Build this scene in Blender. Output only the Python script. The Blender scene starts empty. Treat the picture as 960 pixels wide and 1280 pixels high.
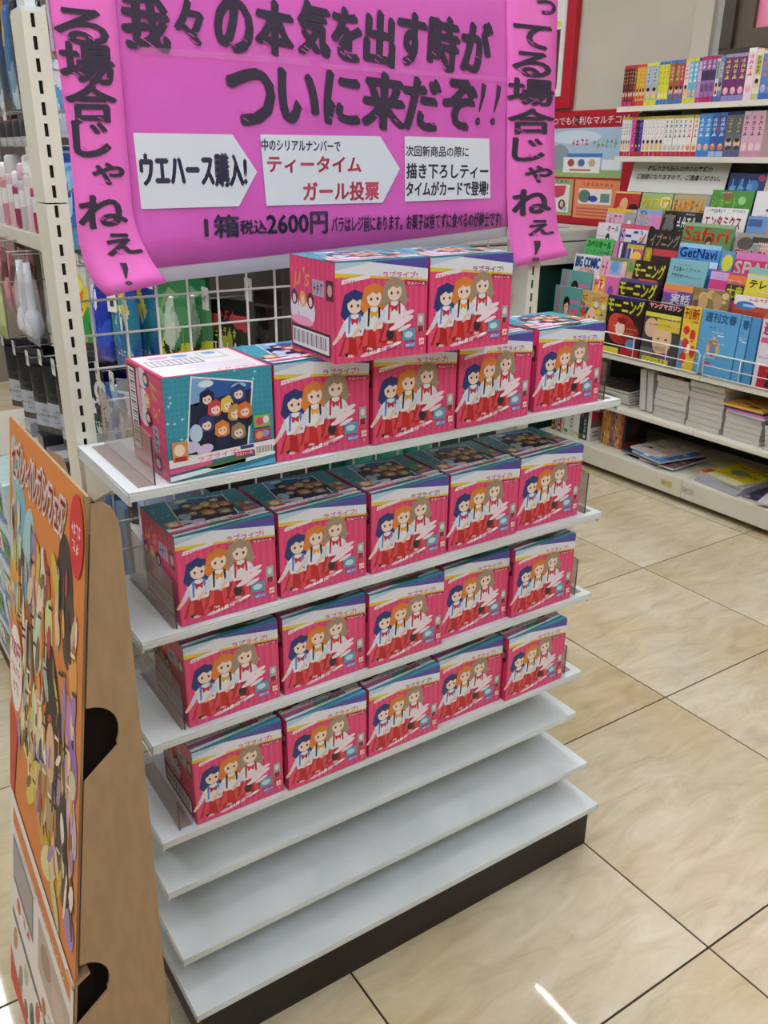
import bpy, bmesh, math, random
from mathutils import Vector, Matrix
random.seed(7)
S = bpy.context.scene
COL = S.collection

# ------------------------------------------------------------------ camera
cam = bpy.data.cameras.new('camera'); camo = bpy.data.objects.new('camera', cam); COL.objects.link(camo)
cam.sensor_fit = 'VERTICAL'; cam.sensor_height = 36.0; cam.lens = 1084.18/1280*36
cam.clip_start = .02; cam.clip_end = 50
Fv = Vector((0.51561611, 0.76931803, -0.3772132)); Rv = Vector((0.83301218, -0.55315492, 0.01050453)); Uv = Vector((0.20057601, 0.31963949, 0.92606688))
camo.matrix_world = Matrix(((Rv.x, Uv.x, -Fv.x, -.60162575), (Rv.y, Uv.y, -Fv.y, -.664591), (Rv.z, Uv.z, -Fv.z, 1.38591057), (0, 0, 0, 1)))
S.camera = camo
# ------------------------------------------------------------------ world, exposure
w = bpy.data.worlds.new('world'); S.world = w; w.use_nodes = True
w.node_tree.nodes['Background'].inputs[0].default_value = (.9, .95, 1, 1)
w.node_tree.nodes['Background'].inputs[1].default_value = .3
S.view_settings.view_transform = 'Standard'; S.view_settings.look = 'None'
S.view_settings.exposure = 0.45; S.view_settings.gamma = 1.0
LIGHT = 22.0      # strength of the ceiling diffusers
S.cycles.use_denoising = True
S.cycles.max_bounces = 8; S.cycles.diffuse_bounces = 4; S.cycles.caustics_reflective = False; S.cycles.caustics_refractive = False

# ------------------------------------------------------------------ materials
def lin(c):
    if isinstance(c, str):
        c = [int(c[i:i+2], 16)/255 for i in (0, 2, 4)]
    return tuple((x/12.92 if x <= .04045 else ((x+.055)/1.055)**2.4) for x in c[:3]) + (1.0,)
def mat(name, color=None, rough=.5, metal=0, spec=.5, coat=0):
    m = bpy.data.materials.new(name); m.use_nodes = True
    b = m.node_tree.nodes['Principled BSDF']
    if color is not None: b.inputs['Base Color'].default_value = lin(color)
    b.inputs['Roughness'].default_value = rough; b.inputs['Metallic'].default_value = metal
    b.inputs['Specular IOR Level'].default_value = spec; b.inputs['Coat Weight'].default_value = coat
    return m
def node(m, t, **kw):
    n = m.node_tree.nodes.new(t)
    for k, v in kw.items(): setattr(n, k, v)
    return n
def bsdf(m): return m.node_tree.nodes['Principled BSDF']
def attr_mat(name, rough, coat=0, bump=0, bscale=60, trans=0, alpha=1, spec=.5):
    m = mat(name, None, rough, coat=coat, spec=spec); L = m.node_tree.links
    a = node(m, 'ShaderNodeAttribute', attribute_name='Col')
    L.new(a.outputs['Color'], bsdf(m).inputs['Base Color'])
    if bump:
        n = node(m, 'ShaderNodeTexNoise'); n.inputs['Scale'].default_value = bscale
        tc = node(m, 'ShaderNodeTexCoord'); L.new(tc.outputs['Object'], n.inputs['Vector'])
        b = node(m, 'ShaderNodeBump'); b.inputs['Strength'].default_value = bump; b.inputs['Distance'].default_value = .01
        L.new(n.outputs['Fac'], b.inputs['Height']); L.new(b.outputs['Normal'], bsdf(m).inputs['Normal'])
    if alpha < 1: bsdf(m).inputs['Alpha'].default_value = alpha
    return m
M_print = attr_mat('coated_print', .38)
M_carton = attr_mat('coated_carton', .33, bump=.04, bscale=25)
M_matte = attr_mat('matte_print', .7)
M_gloss = attr_mat('glossy_plastic', .18, coat=.3, bump=.25, bscale=45)
M_book = attr_mat('book_cover', .42)

def noisy(name, c1, c2, scale, rough, bump=0, detail=4, stretch=(1, 1, 1), coord='Object', spec=.5):
    m = mat(name, None, rough, spec=spec); L = m.node_tree.links
    tc = node(m, 'ShaderNodeTexCoord'); mp = node(m, 'ShaderNodeMapping'); mp.inputs['Scale'].default_value = stretch
    n = node(m, 'ShaderNodeTexNoise'); n.inputs['Scale'].default_value = scale; n.inputs['Detail'].default_value = detail
    r = node(m, 'ShaderNodeValToRGB'); r.color_ramp.elements[0].color = lin(c1); r.color_ramp.elements[1].color = lin(c2)
    r.color_ramp.elements[0].position = .35; r.color_ramp.elements[1].position = .65
    L.new(tc.outputs[coord], mp.inputs['Vector']); L.new(mp.outputs[0], n.inputs['Vector']); L.new(n.outputs['Fac'], r.inputs[0]); L.new(r.outputs[0], bsdf(m).inputs['Base Color'])
    if bump:
        b = node(m, 'ShaderNodeBump'); b.inputs['Strength'].default_value = bump; b.inputs['Distance'].default_value = .004
        L.new(n.outputs['Fac'], b.inputs['Height']); L.new(b.outputs['Normal'], bsdf(m).inputs['Normal'])
    return m
M_shelf = noisy('white_enamel_shelf', 'D4DCDD', 'DDE4E5', 14, .42, bump=.02)
M_post = noisy('cream_enamel_post', 'E6E3D3', 'EBE8D9', 9, .4)
M_wire = mat('white_coated_wire', 'E3E2DA', .4)
M_dark = mat('slot_gap_shade', '15140F', .8)  # near-black that paints the shade inside slots and gaps
M_kick = noisy('dark_brown_kick', '1E1213', '26181A', 5, .5, bump=.03)
M_wall = noisy('beige_wall', 'BBB4A4', 'C2BBAB', 3, .75, bump=.03)
M_wallfar = noisy('far_wall_taupe', '7E786C', '868074', 3, .8)
M_ceil = mat('white_ceiling', 'E6E6E2', .9)
M_card = noisy('brown_cardboard', 'A88A68', 'B2936F', 90, .8, bump=.08, stretch=(1, 1, .25))
M_cardshade = mat('card_inside_shade', '33281C', .9)  # dark brown that paints the shade inside the standee
M_rack = noisy('ivory_rack_steel', 'D9D4C3', 'DEDACB', 8, .45)
M_rackdark = mat('rack_grey_with_shade', '4A4640', .6)  # grey darkened to carry the shade inside the rack
M_pages = noisy('page_block', 'B9B5AC', 'CFCBC2', 30, .9, bump=.15, stretch=(.4, .4, 14))
M_copier = mat('grey_white_plastic', 'CBC9C0', .5)
M_green = mat('dark_green_panel', '1B3B38', .35)
M_red = mat('red_lacquer', 'B5162B', .4)
M_brownframe = noisy('brown_window_frame', '3A2E28', '4A3C32', 12, .5)
M_pink = mat('pink_advert_film', 'E88AA6', .5)
M_chrome = mat('zinc_hook', 'B9B9B6', .3, metal=.9)
M_signw = mat('white_sign', 'DADAD2', .5)
M_paperpink = noisy('pink_paper', 'E060C4', 'E76CCD', 6, .55, bump=.05, detail=6)
M_paperpink2 = noisy('bright_pink_paper', 'FC74D4', 'FF7EDA', 6, .55, bump=.05)
M_paperw = mat('white_paper', 'E8E8F2', .6)
M_darkspine = mat('gondola_back_panel', '4A4038', .7)

def clear_mat(name, tint, a):
    m = mat(name, tint, .12); L = m.node_tree.links
    bsdf(m).inputs['Alpha'].default_value = a
    return m
M_clear = clear_mat('clear_smoky_acrylic', 'A98E82', .38)
M_clearedge = clear_mat('acrylic_edge', '5A453E', .75)
M_bag = clear_mat('clear_film', 'E8ECEE', .28)

def floor_mat():
    m = mat('marble_tile', None, .035, spec=.42); L = m.node_tree.links
    g = node(m, 'ShaderNodeNewGeometry'); oi = node(m, 'ShaderNodeObjectInfo')
    mul = node(m, 'ShaderNodeVectorMath', operation='SCALE'); mul.inputs['Scale'].default_value = 1
    comb = node(m, 'ShaderNodeCombineXYZ'); mm = node(m, 'ShaderNodeMath', operation='MULTIPLY'); mm.inputs[1].default_value = 37
    L.new(oi.outputs['Random'], mm.inputs[0]); L.new(mm.outputs[0], comb.inputs[2])
    add = node(m, 'ShaderNodeVectorMath', operation='ADD'); L.new(g.outputs['Position'], add.inputs[0]); L.new(comb.outputs[0], add.inputs[1])
    mp = node(m, 'ShaderNodeMapping'); mp.inputs['Scale'].default_value = (2.6, 8.0, 1); mp.inputs['Rotation'].default_value = (0, 0, .12)
    L.new(add.outputs[0], mp.inputs['Vector'])
    n = node(m, 'ShaderNodeTexNoise'); n.inputs['Scale'].default_value = 2.4; n.inputs['Detail'].default_value = 9; n.inputs['Distortion'].default_value = .9; n.inputs['Roughness'].default_value = .62
    L.new(mp.outputs[0], n.inputs['Vector'])
    r = node(m, 'ShaderNodeValToRGB'); e = r.color_ramp.elements
    e[0].position = .30; e[0].color = lin('C4B79C'); e[1].position = .72; e[1].color = lin('E2D9C2')
    e2 = e.new(.45); e2.color = lin('D3C7AB'); e3 = e.new(.56); e3.color = lin('DACFB5')
    L.new(n.outputs['Fac'], r.inputs[0])
    # large soft tint patches of the stone
    n2 = node(m, 'ShaderNodeTexNoise'); n2.inputs['Scale'].default_value = 2.0; L.new(add.outputs[0], n2.inputs['Vector'])
    mx = node(m, 'ShaderNodeMix', data_type='RGBA', blend_type='MULTIPLY'); mx.inputs[0].default_value = 1
    r2 = node(m, 'ShaderNodeValToRGB'); r2.color_ramp.elements[0].color = lin('EFE6D2'); r2.color_ramp.elements[1].color = lin('FFFFFF'); r2.color_ramp.elements[0].position = .35; r2.color_ramp.elements[1].position = .65
    L.new(n2.outputs['Fac'], r2.inputs[0]); L.new(r.outputs[0], mx.inputs[6]); L.new(r2.outputs[0], mx.inputs[7]); L.new(mx.outputs[2], bsdf(m).inputs['Base Color'])
    return m
M_tile = floor_mat()
M_grout = mat('dark_grout', '3A2E24', .9)
def emis(name, c, s):
    m = mat(name, c, .5); b = bsdf(m); b.inputs['Emission Color'].default_value = lin(c); b.inputs['Emission Strength'].default_value = s; return m
M_tube = emis('lit_diffuser', 'F4F7FF', LIGHT)
M_led = emis('lit_led', 'FFFDF5', 200)

# ------------------------------------------------------------------ object helpers
def tag(o, label=None, cat=None, group=None, kind=None):
    if label: o['label'] = label
    if cat: o['category'] = cat
    if group: o['group'] = group
    if kind: o['kind'] = kind
    return o
def empty(name, loc=(0, 0, 0), rot=(0, 0, 0), label=None, cat=None, group=None, kind=None, parent=None):
    o = bpy.data.objects.new(name, None); COL.objects.link(o); o.location = loc; o.rotation_euler = rot
    o.empty_display_size = .05
    if parent: o.parent = parent
    return tag(o, label, cat, group, kind)
def link(name, mesh, parent=None, loc=(0, 0, 0), rot=(0, 0, 0)):
    o = bpy.data.objects.new(name, mesh); COL.objects.link(o); o.parent = parent; o.location = loc; o.rotation_euler = rot
    return o
def copy_tree(o, parent=None):
    c = o.copy(); COL.objects.link(c); c.parent = parent
    for ch in list(o.children): copy_tree(ch, c)
    return c

class MB:
    """collects faces with a colour each, builds one mesh"""
    def __init__(s): s.v = []; s.f = []; s.c = []; s.m = []
    def face(s, pts, col='FFFFFF', mi=0):
        n = len(s.v); s.v += [tuple(p) for p in pts]; s.f.append(tuple(range(n, n+len(pts)))); s.c.append(lin(col)); s.m.append(mi)
    def box(s, x0, x1, y0, y1, z0, z1, col='FFFFFF', mi=0, cols=None):
        P = [(x0, y0, z0), (x1, y0, z0), (x1, y1, z0), (x0, y1, z0), (x0, y0, z1), (x1, y0, z1), (x1, y1, z1), (x0, y1, z1)]
        n = len(s.v); s.v += P
        F = [(0, 3, 2, 1), (4, 5, 6, 7), (0, 1, 5, 4), (1, 2, 6, 5), (2, 3, 7, 6), (3, 0, 4, 7)]  # bottom top front(-y) right back left
        for i, f in enumerate(F):
            s.f.append(tuple(n+k for k in f)); s.c.append(lin(cols[i] if cols else col)); s.m.append(mi)
        return s
    def prism(s, pts2, a0, a1, axis='x', col='FFFFFF', mi=0):
        """pts2 is an outline in the two other axes, extruded from a0 to a1 along axis"""
        def P(a, q): return {'x': (a, q[0], q[1]), 'y': (q[0], a, q[1]), 'z': (q[0], q[1], a)}[axis]
        n = len(s.v); k = len(pts2)
        s.v += [P(a0, q) for q in pts2] + [P(a1, q) for q in pts2]
        fs = [tuple(n+i for i in range(k))[::-1], tuple(n+k+i for i in range(k))] + [(n+i, n+(i+1) % k, n+k+(i+1) % k, n+k+i) for i in range(k)]
        for f in fs: s.f.append(f); s.c.append(lin(col)); s.m.append(mi)
        return s
    def tube(s, pts, r, n=8, col='FFFFFF', mi=0):
        pts = [Vector(p) for p in pts]; rings = []
        for i, p in enumerate(pts):
            t = (pts[min(i+1, len(pts)-1)]-pts[max(i-1, 0)]).normalized()
            a = t.cross(Vector((0, 0, 1)) if abs(t.z) < .9 else Vector((1, 0, 0))).normalized(); b = t.cross(a)
            base = len(s.v); rr = r[i] if isinstance(r, (list, tuple)) else r
            s.v += [tuple(p+(a*math.cos(2*math.pi*k/n)+b*math.sin(2*math.pi*k/n))*rr) for k in range(n)]; rings.append(base)
        for i in range(len(rings)-1):
            for k in range(n):
                s.f.append((rings[i]+k, rings[i]+(k+1) % n, rings[i+1]+(k+1) % n, rings[i+1]+k)); s.c.append(lin(col)); s.m.append(mi)
        for b in (rings[0], rings[-1]): s.f.append(tuple(b+k for k in range(n))); s.c.append(lin(col)); s.m.append(mi)
        return s
    def lathe(s, prof, n=14, c=(0, 0, 0), cols=None, col='FFFFFF'):
        base = len(s.v)
        for r, z in prof: s.v += [(c[0]+r*math.cos(2*math.pi*k/n), c[1]+r*math.sin(2*math.pi*k/n), c[2]+z) for k in range(n)]
        for i in range(len(prof)-1):
            for k in range(n):
                a = base+i*n; s.f.append((a+k, a+(k+1) % n, a+n+(k+1) % n, a+n+k)); s.c.append(lin(cols[i] if cols else col)); s.m.append(0)
        for i in (0, len(prof)-1): s.f.append(tuple(base+i*n+k for k in range(n))); s.c.append(lin(cols[min(i, len(cols)-1)] if cols else col)); s.m.append(0)
        return s
    def mesh(s, name, mats, bevel=0, smooth=False, fix=True):
        me = bpy.data.meshes.new(name); me.from_pydata(s.v, [], s.f)
        if not isinstance(mats, (list, tuple)): mats = [mats]
        for m in mats: me.materials.append(m)
        ca = me.color_attributes.new('Col', 'FLOAT_COLOR', 'CORNER')
        vals = []
        for p, c in zip(me.polygons, s.c): vals += list(c)*p.loop_total
        ca.data.foreach_set('color', vals)
        me.polygons.foreach_set('material_index', s.m)
        if smooth: me.polygons.foreach_set('use_smooth', [True]*len(s.f))
        if fix or bevel:
            bm = bmesh.new(); bm.from_mesh(me)
            if bevel:
                bmesh.ops.remove_doubles(bm, verts=bm.verts, dist=1e-5)
                bmesh.ops.bevel(bm, geom=[e for e in bm.edges if len(e.link_faces) == 2 and e.calc_face_angle(0) > .5], offset=bevel, segments=2, profile=.7, affect='EDGES', clamp_overlap=True)
            if fix: bmesh.ops.recalc_face_normals(bm, faces=bm.faces)
            bm.to_mesh(me); bm.free()
        me.update(); return me
    def build(s, name, mats, parent=None, loc=(0, 0, 0), rot=(0, 0, 0), **k):
        return link(name, s.mesh(name, mats, **k), parent, loc, rot)

# ------------------------------------------------------------------ flat print: polygons and lettering
_tc = {}
def text_geo(body, bold=0.0, res=2):
    key = (body, bold, res)
    if key in _tc: return _tc[key]
    c = bpy.data.curves.new('t', 'FONT'); c.body = body; c.offset = bold; c.resolution_u = res; c.size = 1
    o = bpy.data.objects.new('t', c); COL.objects.link(o)
    dg = bpy.context.evaluated_depsgraph_get(); dg.update()
    me = bpy.data.meshes.new_from_object(o.evaluated_get(dg))
    V = [(v.co.x, v.co.y) for v in me.vertices]; Fc = [tuple(p.vertices) for p in me.polygons]
    bpy.data.objects.remove(o); bpy.data.curves.remove(c); bpy.data.meshes.remove(me)
    if V:
        x0 = min(v[0] for v in V); x1 = max(v[0] for v in V); y0 = min(v[1] for v in V); y1 = max(v[1] for v in V)
        V = [((x-x0)/max(x1-x0, 1e-6), (y-y0)/max(y1-y0, 1e-6)) for x, y in V]
    _tc[key] = (V, Fc); return _tc[key]

class Print:
    def __init__(s): s.v = []; s.f = []; s.c = []
    def poly(s, pts, col, L=1):
        n = len(s.v); s.v += [(x, y, L) for x, y in pts]; s.f.append(tuple(range(n, n+len(pts)))); s.c.append(lin(col)); return s
    def rect(s, x0, y0, x1, y1, col, L=1): return s.poly([(x0, y0), (x1, y0), (x1, y1), (x0, y1)], col, L)
    def ell(s, cx, cy, rx, ry, col, L=1, n=16, a=0):
        ca, sa = math.cos(a), math.sin(a)
        return s.poly([(cx+rx*math.cos(t)*ca-ry*math.sin(t)*sa, cy+rx*math.cos(t)*sa+ry*math.sin(t)*ca) for t in (2*math.pi*k/n for k in range(n))], col, L)
    def star(s, cx, cy, r, col, L=1, asp=1):
        return s.poly([(cx+(r if k % 2 == 0 else r*.35)*math.sin(math.pi*k/4)*asp, cy+(r if k % 2 == 0 else r*.35)*math.cos(math.pi*k/4)) for k in range(8)], col, L)
    def heavy(s, body, x0, y0, x1, y1, col, L=2, k=.03, rise=0.0):
        d = (y1-y0)*k
        for a, b in ((0, 0), (d, 0), (-d, 0), (0, d), (0, -d)): s.text(body, x0+a, y0+b, x1+a, y1+b, col, L, 0, 0, rise)
        return s
    def text(s, body, x0, y0, x1, y1, col, L=2, bold=0.0, skew=0.0, rise=0.0, res=2):
        V, Fc = text_geo(body, bold, res); n = len(s.v)
        s.v += [(x0+(x1-x0)*u+skew*v*(y1-y0), y0+(y1-y0)*v+rise*u, L) for u, v in V]
        for f in Fc: s.f.append(tuple(n+i for i in f)); s.c.append(lin(col))
        return s
    def marks(s, x0, y0, x1, y1, col, n=6, L=2, seed=1, vert=False):
        """writing too small or blurred to read in the photograph: a row of stroke clusters"""
        R = random.Random(seed*13+n)
        for k in range(n):
            if vert: a0, a1, b1 = x0, x1, y1-(y1-y0)*k/n; b0 = b1-(y1-y0)/n*.82
            else: a0 = x0+(x1-x0)*k/n; a1 = a0+(x1-x0)/n*.82; b0, b1 = y0, y1
            w_, h_ = a1-a0, b1-b0
            for j in range(2): yy = b0+h_*R.uniform(.1, .85); s.rect(a0+w_*R.uniform(0, .2), yy, a1-w_*R.uniform(0, .2), yy+h_*.13, col, L)
            xx = a0+w_*R.uniform(.2, .7); s.rect(xx, b0+h_*.05, xx+w_*.15, b1-h_*.05, col, L+.01)
            if k % 2: s.poly([(a0, b0), (a0+w_*.18, b0), (a0+w_*.55, b1), (a0+w_*.4, b1)], col, L+.02)
        return s
    def build(s, name, m, fn, parent=None, obj=True):
        me = bpy.data.meshes.new(name); me.from_pydata([fn(*v) for v in s.v], [], s.f); me.materials.append(m)
        ca = me.color_attributes.new('Col', 'FLOAT_COLOR', 'CORNER'); vals = []
        for p, c in zip(me.polygons, s.c): vals += list(c)*p.loop_total
        ca.data.foreach_set('color', vals); me.update()
        return link(name, me, parent) if obj else me
ORD = ['first', 'second', 'third', 'fourth', 'fifth', 'sixth', 'seventh', 'eighth', 'ninth', 'tenth', 'eleventh', 'twelfth', 'thirteenth', 'fourteenth', 'fifteenth', 'sixteenth']

# ================================================================== SETTING
def room():
    fl = MB().box(-3.03, 3.0, -3.03, 5.43, -.03, -.003).build('floor', M_grout); tag(fl, kind='structure')
    t = MB().box(-.2979, .2979, -.2979, .2979, -.0028, 0).mesh('tile', M_tile, bevel=.0008)
    for i in range(-5, 5):
        for j in range(-5, 9):
            link('tile', t, fl, (i*.6+.3, j*.6+.3, 0))
    # right wall with the joint of its lining, pilaster and window
    wl = MB().box(2.95, 3.05, -3.03, 1.80, 0, 2.9).box(2.95, 3.05, 1.80, 5.43, 0, 2.9).build('wall_right', M_wall); tag(wl, kind='structure')
    MB().box(-3.03, 3.05, 5.40, 5.5, 0, 2.9).build('wall_back', M_wallfar).__setitem__('kind', 'structure')
    MB().box(-3.1, -3.0, -3.03, 5.43, 0, 2.9).build('wall_left', M_wallfar).__setitem__('kind', 'structure')
    MB().box(-3.03, 3.05, -3.1, -3.0, 0, 2.9).build('wall_front', M_wallfar).__setitem__('kind', 'structure')
    MB().box(-3.1, 3.05, -3.1, 5.5, 2.9, 3.0).build('ceiling', M_ceil).__setitem__('kind', 'structure')
    MB().box(2.91, 2.949, 2.09, 2.19, 1.2, 2.9).build('trim_1', M_wall, bevel=.003).__setitem__('kind', 'structure')
    tr = MB().box(2.93, 2.949, 2.015, 2.09, 1.2, 2.9).build('trim_2', mat('grey_reveal', 'A9A6A0', .6)); tr['kind'] = 'structure'
    wn = empty('window_1', (2.949, 1.2, 1.78), kind='structure')
    MB().box(-.06, 0, -1.0, .82, 0, .05).box(-.06, 0, .765, .82, .05, 1.1).box(-.06, 0, -1.0, -.9, .05, 1.1).build('window_frame', M_brownframe, wn, bevel=.003)
    MB().box(-.04, 0, -.9, .765, .05, .12).box(-.04, 0, .684, .765, .12, 1.1).build('window_sash', mat('olive_brown_sash', '574A3C', .5), wn, bevel=.002)
    MB().box(-.02, -.006, -.9, .684, .12, 1.1).build('window_film', M_pink, wn)
room()

def lights():
    k = 0
    spots = [(-1.6, -1.6), (-1.6, .4), (-1.6, 2.4), (.25, -1.6), (-.2, .15), (1.15, 1.3), (-.5, 3.6), (2.0, -1.2), (1.5, 3.3), (-2.2, 4.2)]
    dm = None
    for i, (x, y) in enumerate(spots):
        t = empty('ceiling_light', (x, y, 2.9), label='white ceiling light strip on the ceiling, %s one counted from the entrance side' % ORD[i], cat='ceiling light', group='ceiling light strips')
        MB().box(-.10, .10, -.62, .62, -.05, -.001).build('light_housing', M_shelf, t, bevel=.004)
        MB().box(-.08, .08, -.60, .60, -.065, -.051).build('light_diffuser', M_tube, t)
    t = empty('led_bar', (1.955, 1.0, 2.9), label='slim bar of small bright LED dots on the ceiling over the aisle', cat='ceiling light')
    MB().box(-.02, .02, -.66, .66, -.21, -.185).box(-.006, .006, -.5, -.49, -.185, -.001).box(-.006, .006, .49, .5, -.185, -.001).build('light_housing', M_shelf, t)
    m = MB()
    for j in range(56): m.box(-.004, .004, -.64+j*.023, -.632+j*.023, -.214, -.21)
    tag(m.build('led_dots', M_led, t), kind='stuff')
lights()

# ================================================================== END-CAP DISPLAY
SH = [(.125, .300), (.205, .342), (.305, .387), (.408, .385), (.590, .384), (.765, .381), (.990, .366)]   # top z, front y
def endcap():
    t = empty('display_gondola', (.15, .62, 0), label='white slotted end display gondola with seven shelves on the tiled floor', cat='display shelf')
    def loc(m, name, mt, **k):   # parts given in world metres, placed under the empty
        o = m.build(name, mt, t, (-.15, -.62, 0), **k); return o
    for x0 in (-.300, .570):
        for z0, z1, nm in ((.0, 1.325, 'post'), (1.327, 1.552, 'post')):
            m = MB(); xw = .030; a, b = x0+.0105, x0+.0155
            # hollow post: side plates, back, front face split around the slots
            m.box(x0, x0+.003, .602, .660, z0, z1); m.box(x0+xw-.003, x0+xw, .602, .660, z0, z1); m.box(x0+.003, x0+xw-.003, .655, .660, z0, z1)
            m.box(x0, a, .600, .602, z0, z1); m.box(b, x0+xw, .600, .602, z0, z1)
            k = math.ceil((z0-.008)/.025); prev = z0
            while .008+k*.025+.0165 < z1:
                s0 = .008+k*.025
                if s0 > prev+.001: m.box(a, b, .600, .602, prev, s0)
                prev = s0+.0155; k += 1
            m.box(a, b, .600, .602, prev, z1)
            p = loc(m, nm, M_post)
            MB().box(x0+.004, x0+xw-.004, .604, .652, z0+.002, z1-.001).build('slot_shade_core', M_dark, p)  # dark core added for the shade seen through the slots
        loc(MB().box(x0+.001, x0+.029, .601, .659, 1.552, 1.556).box(x0+.008, x0+.020, .61, .65, 1.556, 1.585), 'post_cap', M_shelf)
    for i, (z, y) in enumerate(SH):
        m = MB(); ly = .012
        m.box(-.300, .600, y, .598, z-.004, z)                         # sheet
        m.box(-.300, .600, y, y+.004, z-.013, z-.004)                  # front lip
        m.box(-.300, -.296, y+.004, .598, z-.020, z-.004); m.box(.596, .600, y+.004, .598, z-.020, z-.004)
        s = loc(m, 'shelf', M_shelf, bevel=.0012)
        if i > 0:
            for bx in (-.2945, .5905):
                MB().prism([(y+.05, z-.0045), (.597, z-.0045), (.597, z-.075), (.56, z-.075)], bx, bx+.004, 'x').build('shelf_bracket', M_rack, s)
    loc(MB().box(-.285, .600, .324, .345, 0, .1045).box(-.285, -.265, .345, .60, 0, .1045).box(.58, .60, .345, .60, 0, .1045), 'kick_board', M_kick, bevel=.001)
    # wire mesh back
    for i in range(25):
        z = .29+i*.05
        loc(MB().tube([(-.270, .640, z), (.570, .640, z)], .0019, 6), 'wire', M_wire, smooth=True)
    for i in range(17):
        x = -.245+i*.05
        loc(MB().tube([(x, .6438, .27), (x, .6438, 1.54)], .0019, 6), 'wire', M_wire, smooth=True)
    loc(MB().box(-.27, .57, .605, .620, 1.5, 1.56), 'top_rail', M_post, bevel=.002)
endcap()

# ------------------------------------------------------------------ acrylic dividers at the shelf ends
def divider(x, y0, y1, z, h, label, flip=1):
    t = empty('shelf_divider', (x, y0, z), label=label, cat='divider', group='acrylic shelf-end dividers')
    d = y1-y0
    MB().prism([(0, 0), (d, 0), (d, h*1.0), (.0, h*.78 if h > .05 else h)], -.001, .001, 'x').build('upright_panel', M_clear, t, loc=(0, 0, .0005))
    MB().box(.0012, .022, .002, d-.01, .0003, .0015).build('foot', M_clear, t) if flip > 0 else MB().box(-.022 if z > .9 else -.005, -.0012, .002, d-.01, .0003, .0015).build('foot', M_clear, t)  # wide left foot on the top shelf also stands for the divider's reflection
    MB().tube([(0, -.0012, .001), (0, -.0012, h*.78)], .0011, 5).build('front_edge', M_clearedge, t)
    return t
divider(-.262, .376, .590, .99, .085, 'smoky clear divider left of the blue carton on the top loaded shelf', -1)
divider(-.2455, .392, .590, .765, .095, 'smoky clear divider hugging the left carton of the second loaded shelf', -1)
divider(-.2455, .396, .590, .590, .095, 'smoky clear divider hugging the left carton of the third loaded shelf', -1)
divider(-.2675, .398, .590, .408, .070, 'smoky clear divider standing free at left on the lowest loaded shelf', 1)
divider(.5640, .376, .560, .99, .085, 'smoky clear divider at the right end of the top loaded shelf', 1)
divider(.5640, .392, .570, .765, .105, 'smoky clear divider right of the cartons on the second loaded shelf', 1)
divider(.5640, .396, .570, .590, .100, 'smoky clear divider right of the cartons on the third loaded shelf', 1)
divider(.5600, .398, .560, .408, .085, 'smoky clear divider right of the cartons on the lowest loaded shelf', 1)

# ------------------------------------------------------------------ wafer cartons
W, D, H = .152, .137, .137
def figures(P, x, y, s, cols, L):
    """plain generic stand-in: three simple figures as colour shapes"""
    for i, (dx, dy, hair, sk) in enumerate(cols):
        cx = x+dx; cy = y+dy; l = L+i*6
        q = lambda pts, c, dl: P.poly([(cx+a*s, cy+b*s) for a, b in pts], c, l+dl)
        q([(-.17, -.12), (-.12, .10), (.0, .155), (.12, .10), (.17, -.14), (.10, -.24), (-.10, -.22)], hair, 0)            # hair mass
        q([(-.20, -.60), (-.08, -.56), (.04, -.62), (.19, -.54), (.11, -.36), (-.11, -.36)], sk, 0)                      # skirt
        q([(-.16, -.585), (-.08, -.56), (-.07, -.38), (-.10, -.37)], 'E2525C', 1); q([(.04, -.62), (.10, -.58), (.06, -.38), (.01, -.38)], 'E2525C', 1)
        q([(-.09, -.62), (-.02, -.62), (-.01, -.60), (-.08, -.585)], 'F2CDB9', 0)
        q([(-.10, -.38), (-.13, -.20), (-.05, -.125), (.05, -.125), (.13, -.20), (.10, -.38)], 'EDF0F8', 1)              # blouse
        q([(-.13, -.20), (-.20, -.34), (-.155, -.37), (-.09, -.25)], 'DDE4F4', 2); q([(.13, -.20), (.19, -.32), (.15, -.36), (.09, -.26)], 'DDE4F4', 2)
        q([(-.20, -.34), (-.27, -.44), (-.245, -.46), (-.155, -.37)], 'F2CDB9', 2)
        q([(-.075, -.13), (-.045, -.125), (-.06, -.34), (-.08, -.34)], ['5A86D8', '2E2A36', 'C8283C'][i], 3); q([(.045, -.125), (.075, -.13), (.08, -.34), (.06, -.34)], ['5A86D8', '2E2A36', 'C8283C'][i], 3)
        q([(-.05, -.16), (.0, -.185), (.05, -.16), (.035, -.25), (.0, -.215), (-.035, -.25)], ['C8344A', 'F2A82C', 'D8303F'][i], 4)
        P.ell(cx, cy-.02*s, .088*s, .10*s, 'F8E0D0', l+3, 14)
        q([(-.11, .0), (-.08, .10), (.02, .13), (.10, .08), (.115, -.01), (.07, .045), (.03, .02), (-.02, .05), (-.07, .01)], hair, 4)
        P.ell(cx-.038*s, cy-.03*s, .014*s, .020*s, '4A3038', l+5, 8); P.ell(cx+.04*s, cy-.03*s, .014*s, .020*s, '4A3038', l+5, 8)
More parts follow.
